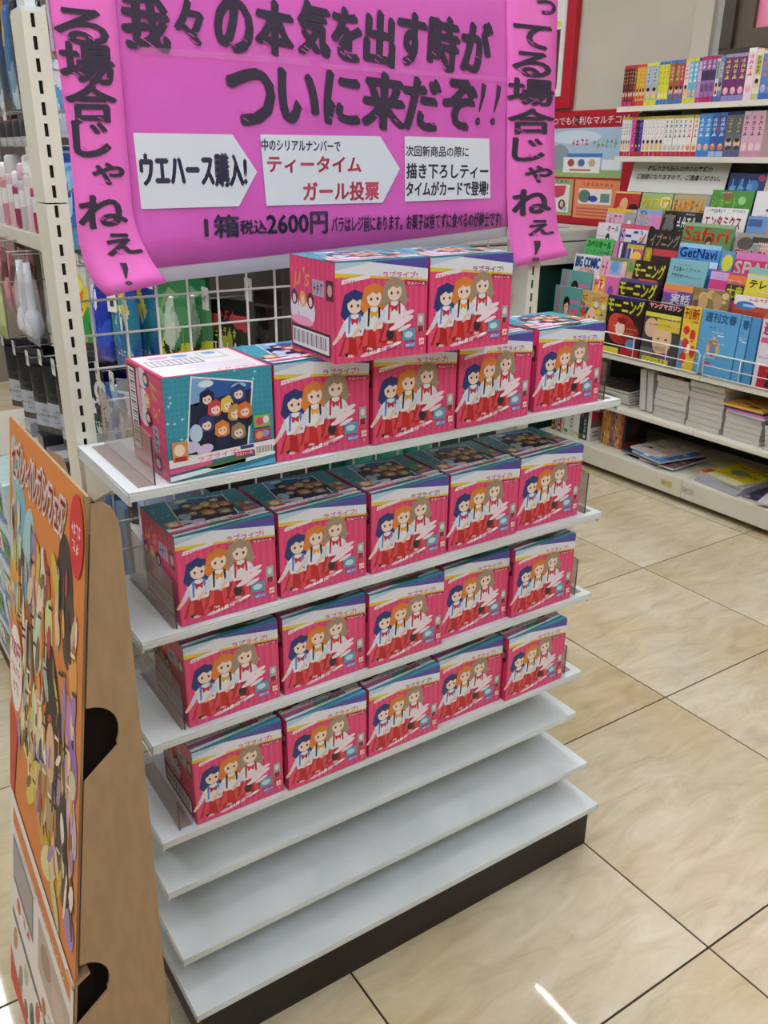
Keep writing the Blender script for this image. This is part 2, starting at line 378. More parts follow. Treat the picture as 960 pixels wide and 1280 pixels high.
def front_print():
    P = Print(); P.rect(0, 0, 1, 1, 'E8467A', 0)
    for k in range(14): P.rect(.02+k*.07, 0, .05+k*.07, .9, 'EB5488', 1)
    for k in range(26):
        a, b = random.random(), random.random()*.8; P.star(a*.94+.03, b+.03, .016, 'F7B4C8', 2)
    P.poly([(0, 1), (0, .86), (.45, .83), (1, .765), (1, .785), (1, 1)], 'E6D23C', 2)
    P.poly([(0, 1), (0, .905), (1, .79), (1, 1)], 'E9EBF6', 3)
    P.poly([(0, 1), (0, .925), (.40, 1)], 'BBD7EC', 4)
    P.poly([(.33, 1), (1, .895), (1, 1)], '5A50A8', 4)
    P.heavy('ラブライブ!', .50, .835, .88, .895, 'D84E8E', 5, .03, rise=-.025)
    P.poly([(.74, .80), (.985, .772), (.985, .722), (.76, .745), (.735, .77)], 'C22561', 5)
    P.text('ウエハース', .77, .748, .965, .775, 'FFFFFF', 6, .02, rise=-.018)
    P.poly([(.06, .79), (.36, .835), (.37, .875), (.07, .835)], 'F4EAF2', 4)
    P.marks(.08, .805, .35, .825, 'D0487A', 8, 5)
    figures(P, 0, 0, .88, [(.20, .60, '2F3C7C', 'C0242E'), (.405, .655, 'E2863C', 'CC2A2C'), (.625, .70, 'A8927C', 'B82733')], 4)
    P.ell(.58, .25, .045, .06, '3A2A38', 22, 12); P.ell(.12, .14, .035, .08, '2E2A3C', 3.5, 10)
    for k, (a, b, c, d) in enumerate([(.66, .42, .09, .028), (.73, .38, .12, .034), (.66, .33, .10, .028), (.78, .455, .07, .024), (.74, .305, .08, .022)]): P.ell(a, b, c, d, 'FBE6F2', 22.5+k*.3, 12, .35)
    for k, (a, b, c, d) in enumerate([(.35, .075, .10, .022), (.47, .10, .12, .022), (.58, .125, .09, .02), (.66, .15, .05, .016)]): P.ell(a, b, c, d, ['F9C9DB', 'FFFFFF'][k % 2], 22.5+k*.3, 12, .2)
    P.marks(.31, .08, .68, .13, 'C22561', 5, 25)
    P.rect(.72, .17, .865, .29, '5FA6C4', 18); P.ell(.79, .23, .05, .035, 'CFE4EE', 19, 10)
    P.rect(.885, .25, .965, .44, 'AEB2B6', 18); P.rect(.895, .25, .955, .31, '9A2438', 19); P.ell(.925, .38, .025, .04, 'E9E3E0', 19, 10)
    P.rect(.75, .09, .875, .145, '6F78C8', 18); P.text('20個入り', .76, .10, .865, .135, 'FFFFFF', 19, .02)
    P.rect(.905, .095, .975, .195, 'E03040', 18); P.text('BAN', .912, .147, .968, .182, 'FFFFFF', 19, .04); P.text('DAI', .912, .108, .968, .143, 'FFFFFF', 19, .04)
    return P
def picture_print():
    P = Print(); P.rect(0, 0, 1, 1, '3F9DB4', 0)
    for i in range(22):
        for j in range(18): P.rect(.012+i*.045, .03+j*.054, .03+i*.045, .052+j*.054, '3390AC', 1)
    for k in range(26): P.star(random.random(), .2+random.random()*.8, .02, 'BFE9F0', 2)
    P.poly([(.25, .99), (.82, .87), (.74, .16), (.16, .22)], 'F2F6FA', 3)
    P.poly([(.262, .972), (.803, .857), (.725, .175), (.178, .235)], '2E5EA6', 4)
    P.poly([(.262, .972), (.42, .938), (.30, .70), (.23, .72)], '7FAEDC', 5)
    P.poly([(.23, .72), (.80, .80), (.725, .175), (.178, .235)], '1D2748', 5)
    P.ell(.38, .90, .07, .035, 'E6F1FA', 6, 12); P.ell(.68, .84, .07, .03, '9CCBE8', 6, 12)
    hs = [(.38, .77, '24264A'), (.45, .66, 'C84A56'), (.57, .68, 'E6C64A'), (.67, .78, '2C4688'), (.36, .52, '32427E'), (.63, .59, 'C89A4C'), (.72, .60, 'DC7434'), (.50, .45, 'DE8434'), (.65, .40, '9A886C')]
    for k, (a, b, c) in enumerate(hs):
        P.ell(a, b-.10, .075, .09, ['1B2140', '232C50'][k % 2], 7+k*2-.6, 10)
        P.poly([(a-.07, b-.05), (a-.06, b+.05), (a+.01, b+.085), (a+.065, b+.04), (a+.072, b-.06), (a+.03, b-.085), (a-.04, b-.08)], c, 7+k*2)
        P.ell(a+.003, b-.022, .042, .046, 'F4D9C4', 8+k*2, 12); P.poly([(a-.05, b+.0), (a-.03, b+.05), (a+.04, b+.045), (a+.052, b-.005), (a+.02, b+.02), (a-.015, b+.005)], c, 8.6+k*2)
        P.rect(a-.02, b-.03, a-.008, b-.015, '4A3038', 8.8+k*2); P.rect(a+.014, b-.03, a+.026, b-.015, '4A3038', 8.8+k*2)
    P.ell(.26, .44, .06, .09, 'B9D6EE', 25, 12); P.ell(.20, .31, .09, .06, 'CFC8E6', 26, 12); P.ell(.33, .27, .08, .05, 'DCC6E6', 27, 12, .2)
    P.poly([(0, .13), (1, .185), (1, .255), (.0, .215)], 'F1EDF4', 28)
    P.text('ラブライブ!', .26, .155, .64, .205, 'D84E8E', 29, .015, rise=.02)
    P.rect(.60, .135, .79, .185, 'C22561', 30); P.text('ウエハース', .615, .143, .775, .177, 'FFFFFF', 31, .02)
    P.rect(.80, .12, .975, .225, 'F6F6F4', 30)
    for k in range(16): P.rect(.815+k*.0098, .135, .815+k*.0098+.003+.003*(k % 3 == 0), .205, '2A2630', 31)
    P.rect(.66, .205, .79, .24, '3A3F86', 30)
    P.poly([(0, .12), (.4, .155), (.38, .11), (0, .07)], 'E25A92', 29)
    P.poly([(.3, .10), (.72, .15), (.70, .07), (.4, .05)], '4C7A3A', 29)
    P.poly([(.0, .05), (1, .13), (1, .10), (.0, .0)], 'EAF4FA', 29); P.poly([(.5, .0), (1, .06), (1, .0)], '5DB4DC', 30)
    P.rect(.80, .40, .965, .525, '8CB84C', 30); P.ell(.86, .46, .04, .04, 'D84E78', 31, 10); P.ell(.92, .47, .03, .04, 'E9E0F0', 31, 10)
    P.rect(.80, .265, .965, .385, 'B84A6C', 30); P.ell(.85, .32, .035, .04, 'E8A050', 31, 10); P.ell(.91, .33, .04, .035, '8C9CD0', 31, 10)
    P.rect(.035, .19, .175, .385, 'D99A5C', 30); P.ell(.10, .30, .05, .06, 'F4DDC8', 31, 10); P.rect(.05, .19, .16, .235, 'B0303C', 31)
    return P
def side_print():
    P = Print(); P.rect(0, 0, 1, 1, 'E04074', 0)
    for k in range(10): P.rect(.03+k*.1, 0, .07+k*.1, 1, 'E65080', 1)
    P.text('μ’s', .09, .66, .42, .90, 'E2B23C', 2, .0, skew=.25)
    P.rect(.52, .64, .78, .80, 'B6AFC6', 2); P.marks(.54, .66, .76, .78, '4A3C78', 3, 3)
    P.rect(.82, .62, .97, .82, '5A2E3C', 2); P.ell(.895, .72, .05, .06, 'D8A8A0', 3, 10)
    for i, (a, h) in enumerate([(.10, '3A3A78'), (.30, 'E6B84A'), (.48, '4A2838')]):
        P.ell(a, .46, .10, .14, 'E9E3EC', 3+i*3, 12); P.ell(a, .57, .075, .085, h, 4+i*3, 12); P.ell(a, .555, .04, .05, 'F4D9C4', 5+i*3, 10)
    P.ell(.28, .34, .26, .05, 'F6A8C8', 13, 14)
    P.rect(.03, .04, .90, .28, '2A2028', 13); P.rect(.05, .065, .88, .255, 'F2F0EE', 14)
    for k in range(22): P.rect(.08+k*.034, .10, .08+k*.034+.010+.011*((k*7) % 3 == 0), .235, '2A2630', 15)
    return P
def back_print():
    P = Print(); P.rect(0, 0, 1, 1, 'DC3B6C', 0); P.rect(.03, .03, .97, .97, 'F0EEF2', 1)
    P.rect(.16, .10, .40, .42, 'B9D4B0', 2); P.rect(.18, .14, .38, .38, 'EAF0EC', 3); P.ell(.28, .18, .07, .06, '6FA0D4', 4, 12)
    P.rect(.44, .30, .93, .55, '33333F', 2)
    for k in range(9): P.rect(.455+k*.053, .315, .50+k*.053, .535, 'E2E4EA', 3)
    P.ell(.56, .18, .08, .06, '7FB4E0', 3, 12); P.ell(.76, .18, .10, .06, 'E0A8C8', 3, 12)
    for k in range(6): P.rect(.10, .62+k*.05, .62+.05*(k % 3), .632+k*.05, 'B8B4C0', 2)
    P.marks(.1, .9, .5, .945, 'D84E8E', 5, 3)
    return P
e_ = .00012
f_front = lambda u, v, L: (u*W, -.0003-L*e_*.6, v*H)
f_top = lambda u, v, L: (u*W, v*D, H+.0003+L*e_*.6)
f_side = lambda u, v, L: (-.0003-L*e_*.6, (1-u)*D, v*H)
f_back = lambda u, v, L: ((1-u)*W, D+.0003+L*e_, v*H)
f_right = lambda u, v, L: (W+.0003+L*e_, u*D, v*H)
fp, pp, sp, bp_ = front_print(), picture_print(), side_print(), back_print()
MESH = {}
MESH['carton_body'] = MB().box(0, W, 0, D, 0, H, cols=['F0EEF2', '3F9DB4', 'E8467A', 'E04074', 'F0EEF2', 'DB3D68']).mesh('carton_body', M_carton, bevel=.0007)
MESH['front_print'] = fp.build('front_print', M_print, f_front, obj=False)
MESH['top_print'] = pp.build('top_print', M_print, f_top, obj=False)
MESH['side_print'] = sp.build('side_print', M_print, f_side, obj=False)
MESH['back_print'] = bp_.build('back_print', M_print, f_back, obj=False)
MESH['side_print_r'] = sp.build('side_print', M_print, f_right, obj=False)
def carton(label, loc, rz=0, scale=1, rx=0, group='pink wafer cartons'):
    t = empty('wafer_carton', loc, (rx, 0, rz), label=label, cat='box', group=group)
    t.scale = (scale,)*3
    link('carton', MESH['carton_body'], t)
    link('front_print', MESH['front_print'], t); link('top_print', MESH['top_print'], t); link('side_print', MESH['side_print'], t)
    link('side_print', MESH['side_print_r'], t); link('back_print', MESH['back_print'], t)
    return t
rows = [(.990, 'top loaded shelf', [(.070, .369, 0), (.2285, .371, .012), (.3985, .378, -.012)], 1),
        (.765, 'second loaded shelf', [(-.238, .392, 0), (-.0795, .392, -.006), (.0805, .389, .008), (.238, .391, 0), (.3965, .396, .0)], 0),
        (.590, 'third loaded shelf', [(-.238, .396, 0), (-.0785, .394, .003), (.077, .388, -.006), (.238, .399, .01), (.3945, .391, 0)], 0),
        (.408, 'lowest loaded shelf', [(-.240, .393, 0), (-.0815, .386, 0), (.0765, .387, .008), (.2345, .399, -.006), (.392, .388, .006)], 0)]
pos5 = ['leftmost', 'second from left', 'middle', 'fourth from left', 'rightmost']
for z, nm, items, top in rows:
    for k, (x, y, r) in enumerate(items):
        where = (['middle', 'fourth', 'rightmost'][k] if top else pos5[k])
        carton('pink wafer carton, %s one of five on the %s' % (where, nm), (x, y, z+.0012), r)
carton('pink wafer carton just right of the blue-faced one on the top loaded shelf', (-.0865, .374, .9912), 0)
carton('pink wafer carton stacked on top at left, its barcoded left side showing', (-.018, .326, 1.1305), -.03, .955, group='pink wafer cartons')
carton('pink wafer carton stacked on top at right', (.1305, .321, 1.1305), -.035, .955)
carton('blue-faced wafer carton laid over, at the left end of the top loaded shelf', (-.2425, .373, .9918+H), 0, 1.0, rx=0, group='pink wafer cartons')
# turn that last carton so its picture side faces forward (its top turned to the front, its back on top)
_o = [o for o in COL.objects if o.name.startswith('wafer_carton')][-1]
_o.rotation_euler = (math.radians(90), 0, 0); _o.location = (-.2425, .373+H, .9922)

# ================================================================== PINK HANDWRITTEN BANNER
def banner():
    t = empty('sale_banner', (.165, .595, 1.20), label='pink handwritten poster with thick brush lettering taped over the wire mesh', cat='poster')
    Y0 = .5955
    def sheet(outline, y, th, name, m, parent=t, nx=24, nz=10, warp=None):
        """outline(u, v) -> (x, z); thin sheet with a soft wave"""
        v = []; f = []
        for s_ in (0, 1):
            for j in range(nz+1):
                for i in range(nx+1):
                    x, z = outline(i/nx, j/nz); v.append((x-.165, (warp(i/nx, j/nz) if warp else 0)+y-.595+s_*th, z-1.20))
        N = (nx+1)*(nz+1)
        for s_ in (0, 1):
            for j in range(nz):
                for i in range(nx):
                    q = s_*N+j*(nx+1)+i; f.append((q, q+1, q+nx+2, q+nx+1) if s_ == 0 else (q, q+nx+1, q+nx+2, q+1))
        for i in range(nx): f.append((i, N+i, N+i+1, i+1)); a = nz*(nx+1)+i; f.append((a, a+1, N+a+1, N+a))
        for j in range(nz): a = j*(nx+1); f.append((a, a+nx+1, N+a+nx+1, N+a)); a += nx; f.append((a, N+a, N+a+nx+1, a+nx+1))
        me = bpy.data.meshes.new(name); me.from_pydata(v, [], f); me.materials.append(m)
        for p in me.polygons: p.use_smooth = True
        return link(name, me, parent)
    lerp = lambda a, b, k: a+(b-a)*k
    def mainxz(u, v):
        zb = 1.2345+.030*u+.010*u*u
        return (-.190+.705*u, lerp(zb, 1.66, v))
    def white(u, v):
        zb = 1.214+.022*u+.020*u**2
        return (-.195+.705*u, lerp(zb, 1.66, v))
    wv = lambda u, v: .0003*math.sin(9*u+2*v)*(1-v*.5)
    ws = sheet(white, Y0+.0022, .0004, 'white_backing_sheet', M_paperw, warp=wv)
    mn = sheet(mainxz, Y0, .0004, 'pink_sheet', M_paperpink, warp=wv)
    # side strips: curl toward the viewer at the foot
    def curl(v): return -.014*max(0, (.16-v)/.16)**2
    def tab(T_, z):
        for (z0, x0), (z1, x1) in zip(T_, T_[1:]):
            if z <= z1: return x0+(x1-x0)*(z-z0)/(z1-z0)
        return T_[-1][1]
    LL = [(1.203, -.238), (1.22, -.252), (1.24, -.260), (1.28, -.265), (1.40, -.262), (1.57, -.266), (1.66, -.268)]
    LR = [(1.203, -.149), (1.22, -.159), (1.24, -.169), (1.27, -.180), (1.30, -.186), (1.40, -.185), (1.57, -.183), (1.66, -.183)]
    RL = [(1.203, .523), (1.25, .511), (1.333, .498), (1.513, .485), (1.63, .473), (1.66, .471)]
    RR = [(1.203, .655), (1.217, .648), (1.245, .634), (1.318, .617), (1.454, .601), (1.641, .588), (1.66, .587)]
    def left(u, v): z = 1.203+v*.45; return (lerp(tab(LL, z), tab(LR, z), u), z+.014*u*(1-v))
    def right(u, v): z = 1.203+v*.45; return (lerp(tab(RL, z), tab(RR, z), u), z+.014*u*(1-v))
    ls = sheet(left, Y0-.002, .0004, 'side_strip', M_paperpink2, nx=4, nz=30, warp=lambda u, v: curl(v))
    rs = sheet(right, Y0-.002, .0004, 'side_strip', M_paperpink2, nx=4, nz=30, warp=lambda u, v: curl(v)*.8)
    # lettering: px-free layout in metres on the sheets
    INK = '3A3044'
    U = lambda x: (x+.190)/.705
    def on_main(x, z, L):
        v = (z-1.2345)/(1.66-1.2345); return (x-.165, Y0-.0014-L*.00025-.595+wv(U(x), v), z-1.20)
    def brush(P, ch, x0, z0, x1, z1, L=1):
        if ch == '!':
            w_, h_ = x1-x0, z1-z0
            P.poly([(x0+w_*.55, z1), (x0+w_*.95, z1-h_*.06), (x0+w_*.86, z1-h_*.30), (x0+w_*.42, z0+h_*.30), (x0+w_*.34, z0+h_*.33), (x0+w_*.50, z1-h_*.32)], INK, L)
            P.ell(x0+w_*.30, z0+h_*.10, w_*.22, h_*.095, INK, L, 12); P.ell(x0+w_*.32, z0+h_*.10, w_*.06, h_*.015, 'D860C0', L+1, 8)
            return
        """a heavy brush-like character: the strokes thickened, slightly slanted, with dry-brush flecks"""
        d = (z1-z0)*.038
        for q, (a, b) in enumerate(((0, 0), (d, 0), (-d, 0), (0, d*.8), (0, -d*.8), (d*1.7, -d), (-d*.5, d))):
            P.text(ch, x0+a, z0+b, x1+a, z1+b, INK, L+q*.25, 0, skew=.04, rise=-.004, res=3)
        for k in range(3):
            a = x0+(x1-x0)*random.uniform(.1, .8); b = z0+(z1-z0)*random.uniform(.02, .3)
            P.poly([(a, b), (a+.009, b-.0045), (a+.0095, b-.0035), (a+.001, b+.001)], 'D860C0', L+2)
    from_px = BN
    P = Print()
    for ch, x0, z0, x1, z1 in from_px['row0']: brush(P, ch, x0, z0, x1, z1)
    P.build('brush_lettering', M_matte, on_main, t)
    P = Print()
    for ch, x0, z0, x1, z1 in from_px['row1']: brush(P, ch, x0, z0, x1, z1)
    P.build('brush_lettering', M_matte, on_main, t)
    for nm, pts, texts in from_px['arrows']:
        P = Print(); P.poly(pts, 'E4EAF2', 0.5); P.build('white_arrow_panel', M_matte, on_main, t)
        P = Print()
        for body, x0, z0, x1, z1, c, b, rise in texts: P.heavy(body, x0, z0, x1, z1, c, 1.5, b*1.1, rise=rise)
        P.build('panel_lettering', M_matte, on_main, t)
    P = Print()
    for body, x0, z0, x1, z1, c, b, rise in from_px['price']: P.heavy(body, x0, z0, x1, z1, c, 1.5, b*1.1, rise=rise)
    P.build('price_lettering', M_matte, on_main, t)
    for side, fn, amt in (('l', left, 1), ('r', right, .8)):
        P = Print()
        for ch, u0, z0, u1, z1 in from_px['strip_'+side]: brush(P, ch, u0*.098, z0, u1*.098, z1)
        def on(x, z, L, fn=fn, amt=amt):
            v = (z-1.203)/.45; xx, zz = fn(x/.098, v); return (xx-.165, Y0-.002-.0011-L*.00025+curl(v)*amt-.595, zz-1.20)
        P.build('brush_lettering', M_matte, on, t)
    # tape and folds
    for (x0, z0, x1, z1) in ((-.16, 1.512, .10, 1.520), (.12, 1.510, .49, 1.516)):
        MB().box(x0-.165, x1-.165, -.0022, -.0019, z0-1.2, z1-1.2).build('clear_tape', mat('clear_tape', 'F4A8E0', .15), t).data.materials[0].node_tree.nodes['Principled BSDF'].inputs['Alpha'].default_value = .13
    MB().box(-.269-.165, -.20-.165, .0036, .0044, 1.508-1.2, 1.60-1.2).build('pale_backing_card', mat('lavender_card', 'CFC3D6', .6), t)
BN = {'arrows': [('a', [(-0.175, 1.415), (-0.029, 1.416), (0.008, 1.366), (-0.024, 1.318), (-0.173, 1.317)], [('ウエハース購入!', -0.169, 1.346, -0.01, 1.39, '403A58', 0.035, 0)]),
            ('b', [(0.015, 1.417), (0.226, 1.419), (0.266, 1.371), (0.232, 1.319), (0.021, 1.318)], [('中のシリアルナンバーで', 0.017, 1.395, 0.152, 1.411, '403A58', 0.02, 0), ('ティータイム', 0.025, 1.365, 0.19, 1.388, 'DC5A74', 0.035, 0), ('ガール投票', 0.085, 1.324, 0.224, 1.351, 'DC5A74', 0.035, 0)]),
            ('c', [(0.274, 1.42), (0.452, 1.42), (0.462, 1.323), (0.277, 1.32)], [('次回新商品の際に', 0.277, 1.39, 0.408, 1.406, '403A58', 0.02, 0), ('描き下ろしティー', 0.279, 1.356, 0.453, 1.379, '403A58', 0.03, 0), ('タイムがカードで登場!', 0.279, 1.328, 0.455, 1.351, '403A58', 0.03, 0)])],
 'price': [('1箱', -0.08, 1.275, -0.026, 1.306, '403A58', 0.035, 0), ('税込', -0.024, 1.278, 0.02, 1.298, '403A58', 0.03, 0), ('2600円', 0.021, 1.275, 0.127, 1.307, '403A58', 0.035, 0), ('バラはレジ前にあります。お菓子は捨てずに食べるのが紳士です!', 0.135, 1.275, 0.489, 1.3, '403A58', 0.015, 0)],
 'row0': [('我', -0.177, 1.52, -0.116, 1.582), ('々', -0.105, 1.531, -0.067, 1.582), ('の', -0.047, 1.525, 0.006, 1.59), ('本', 0.015, 1.526, 0.071, 1.592), ('気', 0.082, 1.529, 0.132, 1.597), ('を', 0.139, 1.526, 0.187, 1.593), ('出', 0.196, 1.523, 0.248, 1.594), ('す', 0.257, 1.526, 0.308, 1.597), ('時', 0.317, 1.523, 0.374, 1.597), ('が', 0.383, 1.524, 0.442, 1.597)],
 'row1': [('つ', -0.035, 1.432, 0.036, 1.504), ('い', 0.047, 1.437, 0.111, 1.505), ('に', 0.125, 1.437, 0.184, 1.507), ('来', 0.193, 1.433, 0.269, 1.511), ('だ', 0.271, 1.433, 0.339, 1.507), ('ぞ', 0.35, 1.437, 0.416, 1.509), ('!', 0.418, 1.44, 0.441, 1.506), ('!', 0.451, 1.441, 0.474, 1.505)],
 'strip_l': [('る', 0.003, 1.518, 0.821, 1.557), ('場', 0.015, 1.472, 0.862, 1.518), ('合', 0.027, 1.426, 0.853, 1.471), ('じ', 0.066, 1.384, 0.688, 1.426), ('ゃ', 0.335, 1.346, 0.889, 1.373), ('ね', 0.041, 1.292, 0.858, 1.333), ('ぇ', 0.392, 1.252, 0.924, 1.28), ('!', 0.378, 1.21, 0.627, 1.24)],
 'strip_r': [('っ', 0.569, 1.618, 0.941, 1.639), ('て', 0.106, 1.565, 0.851, 1.6), ('る', 0.086, 1.521, 0.866, 1.558), ('場', -0.011, 1.475, 0.936, 1.516), ('合', -0.006, 1.429, 0.959, 1.469), ('じ', 0.097, 1.384, 0.754, 1.421), ('ゃ', 0.361, 1.345, 0.921, 1.373), ('ね', 0.084, 1.291, 0.861, 1.334), ('ぇ', 0.375, 1.251, 0.872, 1.278), ('!', 0.284, 1.205, 0.599, 1.241)]}
banner()

# ================================================================== CARDBOARD STANDEE (left foreground)
def standee():
    t = empty('cardboard_standee', (-.45, .38, 0), label='cardboard floor standee with an orange campaign print on its left face', cat='standee')
    X = lambda z: -.392-(1.058-z)*.14 if z > .10 else -.526+(.10-z)*.05
    Ln = 1.058
    # front board facing left: u 0 (far, y .56) .. 1 (near, y .20); z up
    def board(y0, y1, name, m, off=0, th=.004):
        o = MB(); pts = [(0, .0), (0, .10), (0, 1.058-.0)]
        prof = [(X(.001), .001), (X(.10), .10), (X(1.0), 1.0), (X(1.058), 1.058), (X(1.058)+th, 1.057), (X(1.0)+th, 1.0), (X(.10)+th, .10), (X(.001)+th, .001)]
        return o.prism([(a+off+.45, b) for a, b in prof], y0-.38, y1-.38, 'y').build(name, m, t)
    board(.204, .56, 'front_board', M_card)
    # rounded near top corner is shaped on the print sheet below
    def f(u, z, L): return (X(z)-.0006-L*.00025+.45, .56-u*.36-.38, z)
    P = Print()
    def band(pts, c, L): P.poly(pts, c, L)
    # split at the foot fold (z = .10)
    band([(0, .10), (1, .10), (1, 1.02), (.985, 1.045), (.96, 1.058), (0, 1.058)], 'E08A45', 0)
    band([(0, .001), (1, .001), (1, .10), (0, .10)], 'DB5B50', 0)
    for k, (u, z, a, b, c) in enumerate([(.12, .98, .10, .05, '9CC4CC'), (.20, .93, .08, .05, '7FB6C4'), (.30, .90, .10, .06, 'A9CFD2'), (.27, .84, .09, .05, '6E9FB8'), (.10, .90, .09, .06, 'B8D4D8'),
          (.40, .88, .07, .05, 'F0B890'), (.52, .90, .05, .04, 'E8DCC0'), (.60, .84, .05, .06, 'D8D890'), (.80, .93, .09, .06, '4A3E38'), (.84, .88, .07, .05, '5A4C42'), (.90, .84, .05, .04, 'E8A85C'),
          (.10, .82, .08, .05, 'E8A54A'), (.28, .76, .10, .07, 'A8633A'), (.30, .755, .065, .05, 'F0D0B0'), (.45, .80, .07, .05, 'C8E0C8'), (.66, .76, .13, .06, '3E332E'), (.70, .70, .14, .07, '473A33'), (.64, .67, .06, .05, 'E6B890'),
          (.88, .76, .07, .04, 'C890C0'), (.90, .70, .08, .05, 'A878B8'), (.92, .64, .07, .04, 'D8B8D8'), (.46, .68, .09, .05, 'E8D8A8'), (.52, .63, .09, .04, '9AA6C0'), (.60, .60, .10, .04, 'B8A070'), (.80, .60, .07, .07, '54463C'),
          (.84, .54, .06, .05, '6A5A48'), (.30, .62, .10, .03, 'E6D890'), (.40, .575, .12, .03, 'E0C868'), (.52, .54, .12, .028, 'D8A84A'), (.64, .505, .12, .028, 'E8D8A0'), (.72, .47, .08, .02, 'C8D090'), (.92, .48, .06, .03, 'B090C0'), (.35, .66, .06, .02, 'C8D8A0'), (.18, .66, .10, .03, 'EFE0B0')]):
        P.ell(u, z, a, b, c, 1+k*.12, 14, .2*((k*37) % 5-2))
    R = random.Random(3)
    for k in range(230):
        u, z = R.uniform(.05, .95), R.uniform(.47, .94); a, b = R.uniform(.012, .05), R.uniform(.006, .022)
        if z < .60-.12*u+.0: continue
        P.ell(u, z, min(a, u, 1-u), b, R.choice(['E8C8A0', '4A3C34', 'F0DCC0', 'C8783C', '9CB8B8', 'D8C04C', 'B8504C', 'A88CB8', 'E8A85C', '6C5444', 'D8D8A0', 'E0B890', 'F4E8D8', '8C6A4C']), 5.0+k*.002, 8, R.uniform(0, 3))
    for k in range(60):
        u, z = R.uniform(.08, .92), R.uniform(.5, .92)
        if z < .62-.12*u: continue
        P.poly([(u, z), (u+.05, z+.004), (u+.052, z+.008), (u+.002, z+.006)], R.choice(['3A302A', '5C4638', 'F4E8D8']), 5.5)
    # title: red letters with a pale outline
    for a, b in ((.012, 0), (-.012, 0), (0, .006), (0, -.006), (.008, .004), (-.008, -.004), (.008, -.004), (-.008, .004)):
        P.text('セブン-イレブンフェア', .06+a, .985+b, .80+a, 1.035+b, 'FBEDE2', 6, .03)
    P.heavy('セブン-イレブンフェア', .06, .985, .80, 1.035, 'D2413A', 6.5, .02)
    P.ell(.92, 1.005, .075, .048, 'DB3B38', 6.4, 20); P.marks(.87, 1.005, .97, 1.02, 'F8E6E0', 4, 7); P.marks(.88, .985, .96, .999, 'F8E6E0', 2, 7)
    P.ell(.115, .70, .115, .080, 'E68A5C', 6, 24); P.ell(.115, .70, .10, .068, 'F6EEE6', 6.3, 24)
    P.heavy('700円', .04, .715, .19, .745, 'D8454A', 7, .03)
    P.marks(.04, .690, .19, .706, 'D8706C', 6, 7); P.marks(.06, .660, .17, .680, 'D8706C', 4, 7)
    P.poly([(0, .62), (.0, .47), (.06, .46), (.14, .60), (.08, .66)], 'D2503E', 5.6)
    # white lower half with boxes
    P.poly([(0, .48), (1, .42), (1, .10), (0, .10)], 'EFE9E4', 6)
    P.poly([(.06, .455), (.96, .405), (.96, .375), (.06, .425)], 'DD8A50', 6.4); P.heavy('その場で当たるスピードくじ!', .12, .400, .88, .418, 'F8EADF', 7, .01, rise=-.022)
    P.poly([(.06, .405), (.42, .385), (.42, .30), (.06, .32)], '8D8580', 6.4); P.poly([(.08, .395), (.40, .378), (.40, .315), (.08, .33)], 'B3AAA4', 6.6)
    P.poly([(.50, .378), (.96, .352), (.96, .26), (.50, .285)], 'C6B4A8', 6.4); P.ell(.62, .33, .08, .025, 'B09080', 6.6, 12); P.ell(.80, .31, .10, .025, 'D4BFB0', 6.8, 12)
    P.ell(.16, .292, .035, .014, 'D87A4A', 6.6, 12); P.marks(.22, .283, .40, .300, 'C65A4A', 2, 7)
    P.ell(.60, .245, .035, .014, 'D87A4A', 6.6, 12); P.marks(.66, .236, .84, .253, 'C65A4A', 2, 7)
    P.poly([(.04, .262), (1, .206), (1, .192), (.04, .248)], '857A78', 6.4); P.marks(.10, .214, .90, .226, 'F4EEEA', 9, 7)
    for k in range(9):
        P.ell(.10+k*.10, .232-k*.004-.04*(k % 2)-.02, .04, .022, ['C98E62', 'A8A090', 'D0C4A0', '8A8478', 'D86E50', '9AA08A', 'B8A898', '7E7A78', 'C2B4A4'][k], 6.5+k*.05, 10, .3)
        P.ell(.08+k*.11, .135+.012*(k % 2), .035, .018, ['9A8E86', 'B0A49A', '847E7A'][k % 3], 6.5+k*.05, 10)
    P.poly([(0, .17), (0, .10), (.5, .10), (.12, .145)], 'DB5B50', 7.4)
    P.build('campaign_print', M_matte, f, t)
    # brown side wings with half-round slots
    def wing(y, name):
        zs = sorted({.001, .05, .10, .2, .55, .6, .65, .9, .98, 1.015, 1.03, 1.042, 1.050} | {zc+.042*math.sin(math.radians(a)) for zc in (.768, .405) for a in range(-28, 91, 8)} | {zc+d for zc in (.768, .405) for d in (-.055, -.0551, .0421)})
        def nt(z):
            for zc in (.768, .405):
                if zc-.0197 <= z <= zc+.042: return math.sqrt(max(0, .042**2-(z-zc)**2))*.92
                if zc-.055 <= z < zc-.0197: return .038*(z-zc+.055)/.0353
            return 0
        def xr(z):
            if z > 1.015: return -.380+.018*math.sqrt(max(0, 1-((z-1.015)/.0352)**2))
            return -.378+.012*min(1, z/.6)+.004*max(0, (z-.6)/.4)
        m = MB()
        for z0, z1 in zip(zs, zs[1:]):
            a0, a1, b0, b1 = X(z0)+.0045+nt(z0), X(z1)+.0045+nt(z1), xr(z0), xr(z1)
            n = len(m.v)
            for yy in (y, y+.004): m.v += [(a0+.45, yy-.38, z0), (b0+.45, yy-.38, z0), (b1+.45, yy-.38, z1), (a1+.45, yy-.38, z1)]
            for f_ in ((0, 1, 2, 3), (7, 6, 5, 4), (1, 5, 6, 2), (0, 3, 7, 4)): m.f.append(tuple(n+i for i in f_)); m.c.append((1, 1, 1, 1)); m.m.append(0)
        return m.build(name, M_card, t, fix=False)
    wing(.199, 'side_wing'); wing(.40, 'side_wing')
